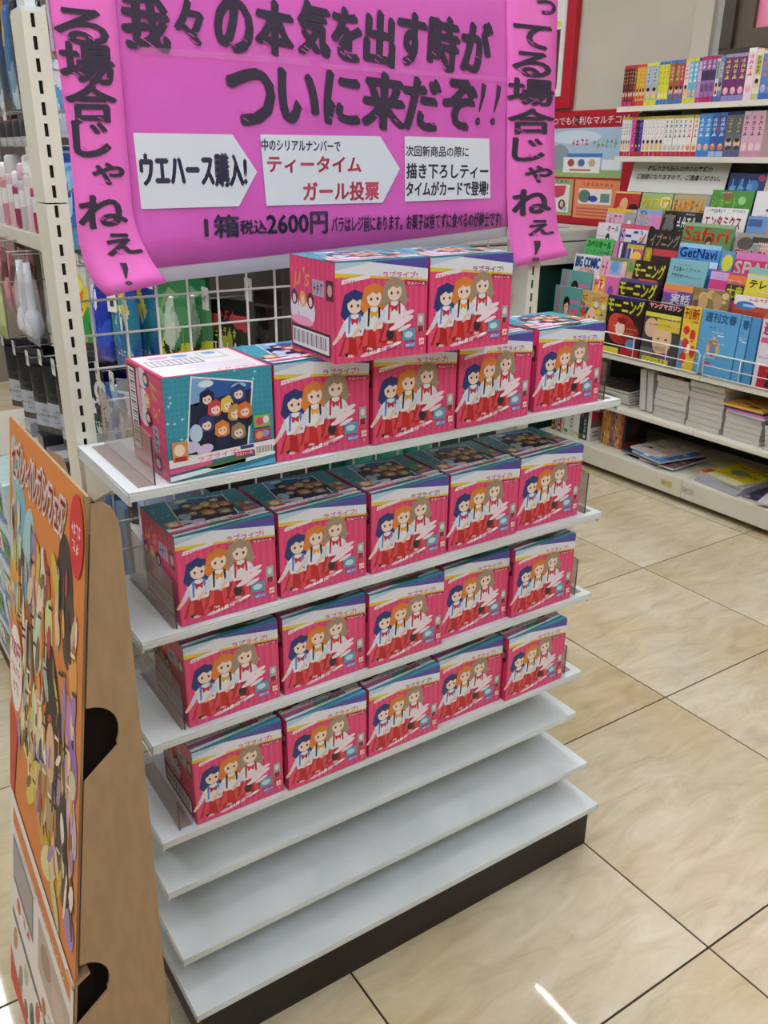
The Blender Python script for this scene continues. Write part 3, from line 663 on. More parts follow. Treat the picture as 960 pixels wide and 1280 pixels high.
    MB().prism([(X(z)+.006+.45, z) for z in (.01, .10, 1.0)]+[(-.372+.45, 1.0), (-.384+.45, .01)], .235-.38, .238-.38, 'y').build('inner_shade_sheet', M_cardshade, t)  # dark sheet added for the shade seen through the half-round holes
    MB().box(-.372+.45, -.368+.45, .205-.38, .40-.38, .02, .96).build('back_board', M_card, t)
    MB().prism([(-.487+.45, .415), (-.463+.45, .43), (-.462+.45, .426), (-.486+.45, .411)], .2-.38, .232-.38, 'y').build('slot_tab', M_card, t)
standee()

# ================================================================== AISLE GONDOLA BEHIND THE END DISPLAY
def pillow(w, h, t, colfn, nx=26, nz=44, hole=True):
    """flat pouch facing -X, hanging from its top centre"""
    m = MB(); n = [0]
    def pt(i, j, s):
        u = i/nx*2-1; v = j/nz; b = (1-u*u)**.6*max(0, math.sin(math.pi*min(1, max(0, (v-.02)/.84))))**.5
        return (-s*t*.5*b, -u*w/2, -h+v*h)
    for s in (1, -1):
        for i in range(nx):
            for j in range(nz):
                q = [pt(i, j, s), pt(i+1, j, s), pt(i+1, j+1, s), pt(i, j+1, s)]
                m.face(q, colfn((i+.5)/nx, (j+.5)/nz))
    return m
def bands(*stops):
    return lambda u, v: next(c for lim, c in stops if v <= lim)
def check_cols(cols, header='F0F0EE', hv=.86):
    def f(u, v):
        if v > hv: return header
        u, v = min(.999, max(0, u+.09*math.sin(v*15+u*3))), min(hv-.001, max(0, v+.045*math.sin(u*8+1+v*5)))
        k = int(u*len(cols[0])); r = int(v/hv*len(cols)); return cols[min(r, len(cols)-1)][min(k, len(cols[0])-1)]
    return f
def gondola():
    t = empty('aisle_gondola', (.15, 1.85, 0), label='long double-sided aisle shelf running back behind the wire mesh', cat='display shelf')
    o = lambda m, n, mt, **k: m.build(n, mt, t, (-.15, -1.85, 0), **k)
    o(MB().box(.135, .165, .70, 3.0, 0, 1.75), 'back_panel', M_darkspine)
    o(MB().box(.095, .134, .690, .699, .12, 1.72), 'end_strip', M_darkspine); 
    o(MB().box(-.300, .134, .70, 3.0, 0, .085), 'plinth', M_kick); o(MB().box(-.310, .134, .69, 3.0, .087, .112), 'base_shelf', M_rack, bevel=.002)
    o(MB().box(.166, .600, .70, 3.0, 0, .085), 'plinth', M_kick); o(MB().box(.166, .61, .69, 3.0, .087, .112), 'base_shelf', M_rack, bevel=.002)
    for z, x in ((1.195, -.06), (.43, -.12)):
        o(MB().box(x, .134, 1.52 if z > 1 else .72, 3.0, z-.018, z).box(x-.004, x, 1.52 if z > 1 else .72, 3.0, z-.034, z+.002), 'shelf', M_rack, bevel=.001)
    for z, x in ((1.17, .47), (.70, .50), (.40, .5)):
        o(MB().box(.166, x, .72, 3.0, z-.018, z).box(x, x+.004, .72, 3.0, z-.034, z+.002), 'shelf', M_rack, bevel=.001)
    for y in (1.60, 2.50): o(MB().box(.118, .134, y, y+.03, .1, 1.72), 'upright', M_rack)
    return t
G = gondola()
PACKS = {}
def hang(name, style, label, y, x, z, n, grp, gap=.034, rz=None, hook=True):
    """n copies of a pack on one hook, the first at x (front)"""
    w_, h_, t_, col, mt = style
    if rz is None: rz = .45 if y < 1.5 else .1
    if hook:
        hk = MB().tube([(.134-.15, y-1.85, z+.003), (x-.03-.15, y-1.85, z+.003), (x-.036-.15, y-1.85, z+.010)], .0016, 6).build('hook', M_chrome, G)
        MB().box(x-.040-.15, x-.038-.15, y-.013-1.85, y+.013-1.85, z-.016, z+.022).build('price_tag', M_signw, hk)
        PT = Print(); PT.marks(.15, .3, .85, .7, '55505A', 3, 1); PT.build('tag_print', M_matte, lambda u, v, L: (x-.0405-.15-L*.0002, y+.013-u*.026-1.85, z-.016+v*.038), hk)
    key = name
    if key not in PACKS: PACKS[key] = pillow(w_, h_, t_, col).mesh(name, mt, smooth=True)
    for k in range(n):
        o = link(name, PACKS[key], None, (x+k*gap, y, z), (0, 0, rz+random.uniform(-.04, .04)))
        pos = 'front one' if k == 0 else ('rear one' if k == n-1 else ORD[k]+' one from the front')
        tag(o, '%s, %s' % (label, pos) if n > 1 else label, 'package', grp)
ST = {
 'brush': (.075, .19, .022, check_cols([['2B5FAE', '2E7FC0', '2456A0'], ['2A6FB8', '3A9CC8', '2B68A8'], ['2E86A8', '2FA0B8', '2C7EA0'], ['2E8CA4', 'D8DCE0', '2E86A0'], ['E4D83C', 'ECE04C', '2E7CA8'], ['2C4C9C', 'DAD440', '2C4C9C']], '1F3F90', .84), M_gloss),
 'blue': (.05, .20, .030, check_cols([['2434A8', '2A44C4'], ['2A48CC', '3A62DC'], ['2C50D0', '2A40B8'], ['F0F0F4', '2438A8']], 'B8C4DC', .80), M_gloss),
 'lemon': (.075, .19, .020, check_cols([['2F9A46', 'C8D84C', '3AA650'], ['3EAE52', 'F0A040', '46B058'], ['E8E04C', 'E88838', 'E4DC44'], ['E8E858', 'F0EC6C', 'DCE4DC']], 'C8DCC8', .82), M_gloss),
 'green': (.080, .21, .022, check_cols([['6C9C5C', 'E8C838', '5C9454'], ['84A868', 'ECCC44', '6AA058'], ['D8D83C', '2E3A20', 'D8DC44'], ['5CA060', 'C8D8C0', '4C9458'], ['9CC8A0', 'C0D8D0', '58A068'], ['4C9860', '8CC090', '3F8C54']], '3C8A58', .88), M_gloss),
 'black': (.085, .20, .018, check_cols([['C8302C', 'E8E4E0', '38383C'], ['D8D4D0', '38383A', 'C8302C'], ['2A2A26', '303028', '2A2A26'], ['D8D8D4', '3A3A30', 'C8C8C4'], ['9AA83C', 'A8B040', '2C2C24'], ['C84C4C', '2E2E28', 'C04444']], '2A2C28', .86), M_gloss),
 'brown': (.070, .19, .02, check_cols([['42302C', '3A2C2C'], ['4A302C', '3A2828'], ['321C20', '3C2224'], ['4A4440', '3A3430'], ['2C2020', '382428']], '4A443E', .85), M_gloss),
 'silver': (.085, .19, .03, check_cols([['A8A8AC', 'C8C8CC', '9A9A9E'], ['C4C4C8', 'B4B4BA', 'A4A4A8'], ['8C8C92', 'C0C0C4', 'A0A0A6']], 'D0D0D2', .85), M_gloss),
 'crumple': (.08, .20, .03, check_cols([['3A6CA8', '5C94C8', '2C5C9C'], ['6FA8D0', '2E66B0', '4C88C0'], ['B8CCDC', '3C74B4', '8CB4D4'], ['2C5CA4', '90B8D8', '3468A8']], '2E5CA0', .84), M_gloss),
 'scraper': (.085, .19, .015, check_cols([['B8B8B8', 'A8A8AA', 'B4B4B4'], ['1F1F22', '2A2A2C', '1F1F22'], ['E0E0E0', '2A2A2C', 'D8D8D8'], ['26262A', 'D8D8D8', '26262A'], ['2A2A2E', '222226', '2A2A2E']], '303034', .88), M_gloss),
 'boxer': (.115, .21, .02, bands((.10, '2A2A2E'), (.42, 'B4BAC8'), (.90, '1E1F24'), (1, '55565C')), M_gloss),
 'whitepurple': (.12, .16, .012, check_cols([['E6E4EE', 'DEDCEA', 'B8A0D0'], ['E8E6F0', 'E4E0EE', 'A890C8']], '7C5AA8', .80), M_gloss),
 'pinkstripe': (.06, .20, .02, check_cols([['D8707C', 'B8949C'], ['8A5058', 'E0A0A4'], ['C85C68', '70484E'], ['D88C90', '9A6068']], 'C8A8AC', .88), M_gloss),
 'paleblue': (.09, .22, .02, check_cols([['A8C0DC', 'C8D4E4', '98B4D8'], ['C8D8E8', '6C9CD0', 'D4DCE8'], ['B8C8E0', 'D8E0EC', '7CA4D4'], ['88A8D4', 'D0D8E4', 'A4B8D8']], 'B4C0D0', .86), M_gloss),
 'royal': (.09, .20, .03, check_cols([['4C90D4', '5CA0E0', '2C68B8'], ['7CB4E4', '3C7CC8', '68A8E0'], ['3C80CC', '2858A8', '4C90D4'], ['3470C0', '8CBCE8', '2C60B0']], '2458B0', .86), M_gloss),
 'yellowgreen': (.12, .14, .03, bands((.25, 'A8B078'), (.7, 'BCC48C'), (1, 'CCD0A0')), M_matte),
 'toothbrush': (.05, .25, .02, check_cols([['5C88B0', 'D0DCE4'], ['3C6890', '88A8C0'], ['2C5078', '4C7CA4'], ['D8B04C', '3C70A8'], ['C88C3C', '2C6CB8']], '3C78C0', .90), M_gloss),
 'card': (.05, .07, .012, bands((.3, 'C8C8CC'), (.8, '3A3A44'), (1, '6C4C54')), M_gloss),
 'navy': (.06, .22, .02, check_cols([['2A3450', '38486C'], ['202840', '304468'], ['283C60', '1C2438']], '3C5C8C', .88), M_gloss),
}
def overlay(key, shapes):
    """printed shapes laid over the front of every pack of one kind"""
    st = ST[key[1]]; w_, h_, t_ = st[:3]
    P = Print(); shapes(P)
    def fn(u, v, L):
        a = u*2-1; b = max(0, 1-a*a)**.6*max(0, math.sin(math.pi*min(1, max(0, (v-.02)/.84))))**.5
        return (-t_*.5*b-.0012-L*.0003, w_/2-u*w_, -h_+v*h_)
    me = P.build('pack_print', M_gloss, fn, obj=False)
    for o in [o for o in COL.objects if o.name.split('.')[0] == key[0]]: link('pack_print', me, o)
def overlays():
    overlay(('brush_pack', 'brush'), lambda P: (P.rect(.08, .86, .92, .97, '2A4C9C', 0), P.ell(.5, .42, .20, .30, '3E9CC0', 0, 16), P.ell(.5, .36, .12, .22, '2A6FA8', 1, 16), P.poly([(.36, .60), (.64, .60), (.56, .80), (.44, .80)], 'E4DC3C', 1), P.ell(.5, .50, .045, .15, 'E8EEF0', 2, 12), P.rect(.12, .12, .88, .22, '1F5CA8', 1), P.marks(.2, .13, .8, .2, 'D8E4F0', 5, 2, 3)))
    overlay(('lemon_pack', 'green'), lambda P: (P.ell(.5, .52, .34, .42, '8FC08C', 0, 18), P.ell(.5, .62, .16, .24, 'CFE0CC', 1, 16), P.rect(.16, .34, .84, .47, 'DCDC38', 1.5), P.marks(.22, .36, .78, .45, '26301C', 4, 2.5, 5), P.ell(.48, .18, .24, .13, 'ECC63C', 2, 16), P.ell(.44, .21, .08, .05, 'F6E48C', 3, 10), P.rect(.1, .88, .9, .98, '3F8C58', 1)))
    overlay(('sponge_pack', 'lemon'), lambda P: (P.ell(.5, .55, .32, .26, 'E6DE48', 0, 16), P.poly([(.35, .35), (.7, .38), (.55, .55)], 'E0702C', 1), P.ell(.5, .20, .34, .13, '3AA650', 1, 14), P.rect(.12, .84, .88, .96, 'D8E0DC', 1)))
    overlay(('bottle_brush', 'blue'), lambda P: (P.ell(.5, .5, .20, .34, '3C5CE0', 0, 16), P.ell(.38, .5, .05, .26, '8CA0F0', 1, 12), P.rect(.1, .86, .9, .97, 'D0D8E8', 1)))
    overlay(('scrubber_pack', 'black'), lambda P: (P.ell(.5, .62, .36, .20, '26281E', 0, 18), P.marks(.2, .66, .8, .76, 'B8C83C', 5, 1, 4), P.marks(.14, .52, .86, .63, 'E8E8E4', 4, 1, 6), P.marks(.3, .82, .75, .9, 'C8443C', 3, 1, 2), P.rect(.18, .05, .62, .34, 'E8E4E0', 1), P.rect(.27, .08, .5, .28, '2A2A2C', 2), P.ell(.78, .2, .14, .08, 'C03438', 2, 14)))
    overlay(('foil_pack', 'silver'), lambda P: (P.rect(.2, .3, .8, .6, 'DCDCE0', 0), P.marks(.25, .36, .75, .5, '4C4C54', 5, 1, 2)))
    overlay(('scraper_pack', 'scraper'), lambda P: (P.rect(.15, .12, .85, .9, '222226', 0), P.ell(.5, .68, .22, .12, 'D8D8D8', 1, 14), P.ell(.5, .68, .10, .06, '2A2A2E', 2, 12), P.marks(.2, .2, .8, .3, 'E0E0E0', 6, 1, 2)))
    overlay(('film_pack', 'crumple'), lambda P: (P.poly([(.1, .2), (.5, .35), (.85, .7), (.6, .8), (.2, .5)], '7FB4DC', 0), P.poly([(.3, .1), (.8, .2), (.7, .45)], 'D8E4EC', 1)))
    overlay(('cloth_pack', 'royal'), lambda P: (P.ell(.5, .5, .32, .34, '5CA0E4', 0, 16), P.ell(.45, .55, .12, .22, 'A8CCF0', 1, 12), P.rect(.1, .86, .9, .96, '2454B0', 1)))
    overlay(('tissue_pack', 'paleblue'), lambda P: (P.rect(.15, .15, .42, .8, 'DCE4EE', 0), P.rect(.55, .15, .85, .8, 'D4DEEC', 0), P.rect(.44, .2, .53, .8, '5C88C8', 1), P.rect(.1, .86, .9, .97, 'A8B8D0', 1)))
def goods():
    # middle hook row (tags near z 1.2)
    hang('brush_pack', ST['brush'], 'blue packaged cleaning brush with yellow band', 1.03, -.075, 1.185, 4, 'blue brushes behind the mesh')
    hang('bottle_brush', ST['blue'], 'long deep-blue packaged brush', 1.19, -.075, 1.18, 2, 'deep-blue brushes behind the mesh', .05)
    hang('sponge_pack', ST['lemon'], 'yellow and green sponge pack beside the slotted post', 1.335, -.075, 1.185, 3, 'yellow-green sponge packs', .04)
    hang('lemon_pack', ST['green'], 'tall green cleaner pack with a lemon', .835, -.05, 1.19, 2, 'green lemon packs behind the mesh', .04)
    hang('scrubber_pack', ST['black'], 'black and red toothed sponge pack with round label', .780, .028, 1.155, 1, 'black sponge packs', .035)
    hang('glove_pack', ST['brown'], 'dark brown glove pack at the gondola end', .748, .095, 1.170, 1, 'dark brown packs', .035)
    0 and hang('mop_pack', ST['brown'], 'dark brown mop pack in the second place of the row', .90, .02, 1.10, 2, 'dark brown mop packs', .04)
    hang('wipe_pack', ST['whitepurple'], 'white and purple pouch peeking below the banner', .80, .005, 1.378, 2, 'white-purple pouches', .075)
    hang('lint_pack', ST['silver'], 'clear pack on the middle row beyond the slotted post', 1.46, -.075, 1.18, 2, 'clear packs', .05)
    hang('stripe_pack', ST['pinkstripe'], 'pink striped pack left of the slotted post', 1.97, -.085, 1.165, 2, 'pink striped packs', .05)
    hang('stripe_sachet', ST['pinkstripe'], 'pink striped sachet at the far left edge', 2.08, -.085, 1.165, 2, 'pink striped sachets', .05)
    hang('body_towel', ST['yellowgreen'], 'pale yellow-green body towel pack at the left edge', 1.93, -.145, 1.06, 1, 'yellow-green towels', .05, hook=True)
    # lower hook row
    hang('scraper_pack', ST['scraper'], 'black and white pack seen through the mesh', 1.25, -.075, .965, 3, 'black and white packs behind the mesh', .04)
    hang('film_pack', ST['crumple'], 'crumpled blue pack seen through the mesh', 1.13, -.075, .970, 3, 'crumpled blue packs', .04)
    hang('foil_pack', ST['silver'], 'silver grey pack seen through the mesh', 1.035, -.075, .970, 3, 'silver packs', .04)
    hang('pouch_pack', ST['silver'], 'silver pouch on the low row behind the blue carton', .93, -.06, .97, 3, 'silver pouches', .04)
    for k, y in enumerate((1.47, 1.60, 1.75, 1.91, 2.06)):
        hang('underwear_pack', ST['boxer'], 'black underwear pack, %s beyond the slotted post' % ORD[k], y, -.085, .895+(.02 if k < 2 else -.01), 2, 'black underwear packs at left', .05, rz=.5)
    # upper rows seen beside the post
    for k, y in enumerate((1.28, 1.38)):
        hang('tissue_pack', ST['paleblue'], 'pale blue pack right of post top, %s' % ['nearer', 'farther'][k], y, -.075, 1.64, 2, 'pale blue packs', .05)
        hang('cloth_pack', ST['royal'], 'bright blue bag right of the post, %s' % ['nearer', 'farther'][k], y, -.075, 1.40, 2, 'bright blue bags', .05)
    for k, y in enumerate((1.62, 1.70, 1.78, 1.86, 1.94)):
        hang('toothbrush_pack' if k % 2 else 'razor_pack', ST['toothbrush'] if k % 2 else ST['navy'], '%s toothbrush card top left, %s left of post' % (['navy', 'blue and amber'][k % 2], ORD[k]), y, -.075, 1.735, 2, 'toothbrush cards top left', .05)
    for k, y in enumerate((1.66, 1.74, 1.82, 1.90, 1.98)):
        hang('blade_pack', ST['card'], 'small dark card above the cosmetic cans, %s left of post' % ORD[k], y, -.075, 1.475, 2, 'small dark cards above the cans', .05, rz=.1)
    # labels on the underwear packs
    for o in [o for o in COL.objects if o.name.startswith('underwear_pack')]:
        P = Print(); P.text('ボクサーブリーフ', .08, .40, .92, .52, '303848', 1, .02); P.marks(.3, .62, .7, .72, '505868', 5, 1); P.marks(.3, .2, .75, .28, '505868', 5, 1)
        if 'ulabel' not in MESH: MESH['ulabel'] = P.build('label_print', M_matte, lambda u, v, L: (-.0112-L*.0003, .0575-u*.115, -.21+.021+v*.067), obj=False)
        link('label_print', MESH['ulabel'], o)
    for o in [o for o in COL.objects if o.name.startswith('brush_pack')]:
        if 'blabel' not in MESH: P = Print(); P.rect(0, 0, 1, 1, 'F2F0EC', 0); P.rect(.3, .3, .7, .65, '3A3A40', 1); MESH['blabel'] = P.build('card_label', M_matte, lambda u, v, L: (-.0125-L*.0003, .034-u*.026, -.08+v*.035), obj=False)
        link('card_label', MESH['blabel'], o)
    # lint roller in its bag, hanging left of the post
    for k, (y, x) in enumerate(((1.72, -.10), (1.72, -.045), (1.80, -.10))):
        t = empty('lint_roller', (x, y, 1.148), label='white handled roller in a clear bag, ' + ['front one left of the post', 'rear one left of the post', 'one further back left of the post'][k], cat='brush', group='bagged rollers')
        MB().lathe([(.005, -.02), (.009, -.015), (.010, -.07), (.013, -.11), (.011, -.13), (.020, -.14), (.026, -.17), (.024, -.19), (.010, -.205)], 12, col='DADCE4').build('roller', M_gloss, t, smooth=True)
        pillow(.075, .225, .045, lambda u, v: 'E8ECEE', 6, 10).build('clear_bag', M_bag, t, (0, 0, 0), smooth=True)
        if x < -.08: MB().tube([(.133-x, 0, .006), (-.03, 0, .006)], .0016, 6).build('hook', M_chrome, t)
    # spray cans and bottles on the z 1.195 shelf
    specs = [(-.02, 1.60, 'E6E4E8', 'D8D8DC'), (-.02, 1.67, 'C04C7C', 'F0F0F0'), (-.02, 1.74, '58A890', '8CC8B0'), (-.02, 1.81, 'B8305C', 'F0ECF0'), (-.02, 1.88, 'E8D8DC', 'F4F4F4'), (-.02, 1.95, 'D0C8D0', 'E0B8C4'), (-.02, 2.02, 'A83C68', 'F0F0F2'), (-.02, 2.09, 'E4C8CC', 'D8D8D8'),
             (.04, 1.63, 'D8D4DC', 'F2F2F2'), (.04, 1.71, 'C8A8B0', 'E8E8EC'), (.04, 1.79, 'B44870', 'E8E8EC'), (.04, 1.87, 'E0DCE0', 'C8C8CC'), (.04, 1.95, 'D89098', 'F2F2F2'), (.04, 2.04, 'C8C4CC', 'F2F2F2'), (-.02, 2.17, 'D890A4', 'F0F0F0'), (-.02, 2.25, 'E4E0E4', 'D8D8DC')]
    nm = {'E6E4E8': 'white', 'C04C7C': 'magenta', '58A890': 'teal', 'B8305C': 'crimson', 'E8D8DC': 'pale pink', 'D0C8D0': 'grey', 'A83C68': 'purple-pink', 'E4C8CC': 'rose', 'D8D4DC': 'silver-white', 'C8A8B0': 'dusty pink', 'B44870': 'berry', 'E0DCE0': 'off-white', 'D89098': 'salmon', 'C8C4CC': 'light grey', 'D890A4': 'pink', 'E4E0E4': 'ivory'}
    for k, (x, y, c, cap) in enumerate(specs):
        h = .15+.04*((k*5) % 3)/2
        t = empty('spray_can', (x, y, 1.1955), label='%s cosmetic can on the shelf left of the post, %s row' % (nm[c], 'front' if x < 0 else 'back'), cat='bottle', group='cosmetic cans left of the post')
        MB().lathe([(.024, 0), (.026, .004), (.026, h*.35), (.026, h*.6), (.026, h*.72), (.020, h*.76)], 16, cols=[c, c, 'F0EEF0', c, c]).build('can_body', M_gloss, t, smooth=True)
        MB().lathe([(.022, h*.74), (.023, h*.78), (.022, h*.97), (.016, h)], 16, col=cap).build('cap', M_gloss, t, smooth=True)
    overlays()
    # low shelf: boxes, bottle, packs
    low = [('detergent_box', 'F0F0F4', .74, .075, .19, 'white slim box low behind the mesh'), ('refill_box', 'C8CCD8', .82, .07, .20, 'pale grey box low behind the mesh'), ('dark_box', '2E3440', .90, .07, .20, 'dark slate box low behind the mesh'),
           ('bottle_box', '8C9CB4', .98, .07, .19, 'blue-grey box low behind the mesh'), ('white_box', 'E8E8EC', 1.30, .05, .24, 'tall white box low at left behind the mesh'), ('blue_box', '3C64A0', 1.24, .05, .24, 'blue box low at left behind the mesh'), ('navy_box', '28406C', 1.38, .06, .22, 'navy box low at left behind the mesh')]
    for n_, c, y, w_, h_, lb in low:
        for kk in (0,):
            t = empty(n_, (-.045, y, .4305), label=lb, cat='box')
            MB().box(-.05, .10, -w_/2, w_/2, 0, h_+.10, col=c).build('carton', M_print, t, bevel=.001)
            P = Print(); P.rect(.1, .75, .9, .9, '4C5C78' if c[0] in 'EFC' else 'D8DCE4', 0); P.rect(.2, .2, .8, .5, 'B8C0CC' if c[0] != 'F' else '8CA0C0', 0); P.rect(.3, .56, .7, .66, '3C4658', 0)
            P.build('label_print', M_print, lambda u, v, L: (-.0505-L*.0003, w_/2-u*w_, v*(h_+.10)), t)
    t = empty('toner_bottle', (-.06, 1.10, .4305), label='white bottle with a black cap, low at left behind the mesh', cat='bottle')
    MB().lathe([(.026, 0), (.029, .005), (.029, .20), (.026, .215)], 18, col='D8D8DA').build('bottle_body', M_gloss, t, smooth=True)
    MB().lathe([(.030, .213), (.031, .22), (.031, .262), (.026, .27)], 18, cols=['26262A', '3A2A30', '26262A']).build('cap', M_gloss, t, smooth=True)
    for k in range(2): tag(MB().box(-.05, .06, -.03, .03, 0, .23, col=['6C7C94', 'A8B0BC'][k]).build('carton', M_print, None, (-.04, 1.165+k*.0-.0+.0 if k == 0 else 1.455, .4305), bevel=.001), ['slate-blue box beside the black-capped bottle', 'grey box beyond the tall boxes at left'][k], 'box')
    R = random.Random(11)
    for k in range(14):
        y = 1.56+.085*(k % 7)+R.uniform(-.01, .01); xx = -.055 if k < 7 else .04
        c = ['C8CCD0', '2C2E34', 'E4E4E6', '8C9098', '3A3C44', 'D4D8DC', 'B8BCC4'][k % 7]; h = R.uniform(.14, .22)
        nm = {'C8CCD0': 'light grey', '2C2E34': 'black', 'E4E4E6': 'white', '8C9098': 'steel grey', '3A3C44': 'charcoal', 'D4D8DC': 'pale silver', 'B8BCC4': 'cool grey'}[c]
        t = empty('stationery_pack', (xx, y, .4305), label='%s pack on the low shelf beyond the cardboard standee, %s row' % (nm, 'front' if k < 7 else 'back'), cat='package', group='packs on the low shelf at left')
        MB().box(-.035, .04, -.036, .036, 0, h, col=c).build('carton', M_gloss, t, bevel=.004)
        P = Print(); P.rect(.1, .55, .9, .85, 'E8E8EC' if c[0] in '23' else '4C5468', 0); P.marks(.15, .2, .85, .4, 'D8D8DC' if c[0] in '23' else '3C404C', 5, 1, k)
        P.build('label_print', M_print, lambda u, v, L, h=h: (-.0355-L*.0003, .033-u*.066, v*h), t)
    # big soft packs on the base shelf at far left
    for k, (y, z, c) in enumerate([(1.36, .1125, '6C9CD4'), (1.36, .235, '7CA8DC'), (1.36, .358, 'A8C8D8'), (1.60, .1125, '88ACE0'), (1.60, .235, '6C98D0'), (1.60, .358, 'B8D4DC'), (1.84, .1125, '7CA4D8'), (1.84, .235, '90B4E0'), (1.36, .481, 'B0D0D8'), (1.36, .604, 'C0DCD8')]):
        t = empty('tissue_bale', (-.262, y, z), label='blue wrapped paper bale, %s of its stack, %s stack from the display' % (['lowest', 'second from below', 'third from below', 'fourth from below', 'topmost'][int((z-.1)/.122)], ORD[int((y-1.3)/.24)]), cat='package', group='blue paper bales')
        MB().box(-.05, .05, -.112, .112, 0, .12, col=c, cols=[c, c, c, c, c, 'C4D8EE']).build('wrap', M_gloss, t, bevel=.012)
        P = Print(); P.rect(.15, .25, .85, .85, '58B060', 0); P.rect(.2, .3, .5, .8, 'F2F4F6', 1); P.text('2', .25, .35, .42, .75, 'D8347C', 2, .03); P.rect(0, .08, 1, .2, '4C7CC8', 1); P.marks(.53, .4, .82, .7, '2C5C8C', 4, 2)
        P.build('label_print', M_print, lambda u, v, L: (-.0515-L*.0003, .095-u*.19, .01+v*.1), t)
    # far side goods: white cartons below the banner, teal cups
    for k in range(7):
        y = .76+k*.095
        t = empty('sachet_box', (.38, y, 1.1705), label='white narrow box seen through the mesh under the banner, %s from the front' % ORD[k], cat='box', group='white narrow boxes')
        MB().box(-.06, .06, -.035, .035, 0, .12+.02*(k % 2), col='D8D8DC').build('carton', M_print, t, bevel=.001)
        P = Print(); P.rect(.1, .1, .35, .9, '38383E', 0); P.rect(.5, .3, .9, .4, '9A9AA4', 0); P.build('side_print', M_print, lambda u, v, L: (-.05+u*.1, -.0354-L*.0003, v*.11), t)
    for k, (x, y) in enumerate([(.30, .78), (.375, .78), (.45, .78), (.30, .88), (.375, .88), (.45, .88)]):
        t = empty('teal_tumbler', (x, y, .7005), label='teal green tumbler behind the mesh, %s in the %s row' % (ORD[k % 3], 'front' if k < 3 else 'back'), cat='cup', group='teal tumblers')
        MB().lathe([(.028, 0), (.030, .005), (.034, .15), (.034, .155)], 20, col='4CC2A2').build('cup_body', M_gloss, t, smooth=True)
        MB().lathe([(.035, .153), (.036, .156), (.036, .166), (.030, .17)], 20, col='45B496').build('lid', M_gloss, t, smooth=True)
    for k in range(5):
        tag(MB().box(-.06, .06, -.04, .04, 0, .16, col=['EDEDED', '3C3C44', 'C8C8D0', '8C8C96', 'F2F2F4'][k]).build('carton', M_print, None, (.36, 1.02+k*.1, .7005), bevel=.001), '%s box behind the teal tumblers' % ['white', 'charcoal', 'light grey', 'mid grey', 'bright white'][k], 'box')
goods()

# ================================================================== MAGAZINE RACK ALONG THE RIGHT WALL
def rack():
    for bay, (y0, y1) in enumerate(((1.5505, 2.4495), (.6505, 1.5495), (-.2495, .6495))):
        t = empty('magazine_rack', (2.70, (y0+y1)/2, 0), label='ivory steel magazine rack bay against the right wall, ' + ['far bay', 'middle bay at the frame edge', 'near bay outside the frame'][bay], cat='magazine rack', group='magazine rack bays')
        c = (y0+y1)/2
        o = lambda m, n, mt, **k: m.build(n, mt, t, (-2.70, -c, 0), **k)
        o(MB().box(2.50, 2.93, y0, y1, 0, .028), 'plinth', M_kick)
        o(MB().box(2.434, 2.94, y0, y1, .030, .115), 'base_deck', M_rack, bevel=.006)
        o(MB().box(2.452, 2.92, y0+.001, y1-.001, .310, .332), 'shelf', M_rack, bevel=.006)
        o(MB().box(2.445, 2.92, y0+.001, y1-.001, .548, .566), 'magazine_ledge', M_rack, bevel=.002)
        o(MB().box(2.920, 2.945, y0, y1, .115, 1.60), 'back_board', M_rackdark)
        for y in (y0+.001, y1-.026): o(MB().box(2.9195, 2.9495, y, y+.025, 1.601, 1.80), 'upright', M_rack)
        # stepped pockets behind the front row
        for k, (x, z) in enumerate(((2.495, .60), (2.575, .66), (2.64, .73), (2.715, .80), (2.77, .86), (2.815, .95))):
            o(MB().box(x+.010, x+.052, y0+.002, y1-.002, z, z+.003).box(x+.010, x+.012, y0+.002, y1-.002, z-.03, z), 'pocket_ledge', M_rackdark)
        for z, x in ((1.405, 2.79), (1.618, 2.77)):
            o(MB().box(x, 2.918, y0+.001, y1-.001, z-.006, z).box(x-.004, x, y0+.001, y1-.001, z-.020, z+.003), 'comic_shelf', M_rack, bevel=.001)
        # wire rail
        r = .0032; x = 2.440; m = MB(); m.tube([(x, y0+.012, .578), (x, y0+.010, .655), (x, y0+.02, .668), (x, y1-.02, .668), (x, y1-.010, .655), (x, y1-.012, .578)], r, 8)
        g = o(m, 'wire_rail', M_wire, smooth=True)
        m = MB(); m.tube([(x, y0+.011, .618), (x, y1-.011, .618)], r*.75, 6); m.tube([(x, y0+.012, .578), (x, y1-.012, .578)], r*.9, 6); m.build('rail_bar', M_wire, g, smooth=True)
        for k in range(1, 5):
            y = y0+(y1-y0)*k/5
            MB().tube([(x+.001, y, .578), (x+.001, y, .668)], r*.7, 6).build('rail_bar', M_wire, g, smooth=True)
        for yy in (y0+.05, y1-.05): MB().tube([(x, yy, .577), (x+.006, yy, .560)], r*.7, 6).build('rail_foot', M_wire, g)
    # price rail stickers
    for y, nm in ((1.70, 'rail_sticker'), (1.50, 'rail_sticker')):
        pass
rack()
LEAN = math.radians(9)
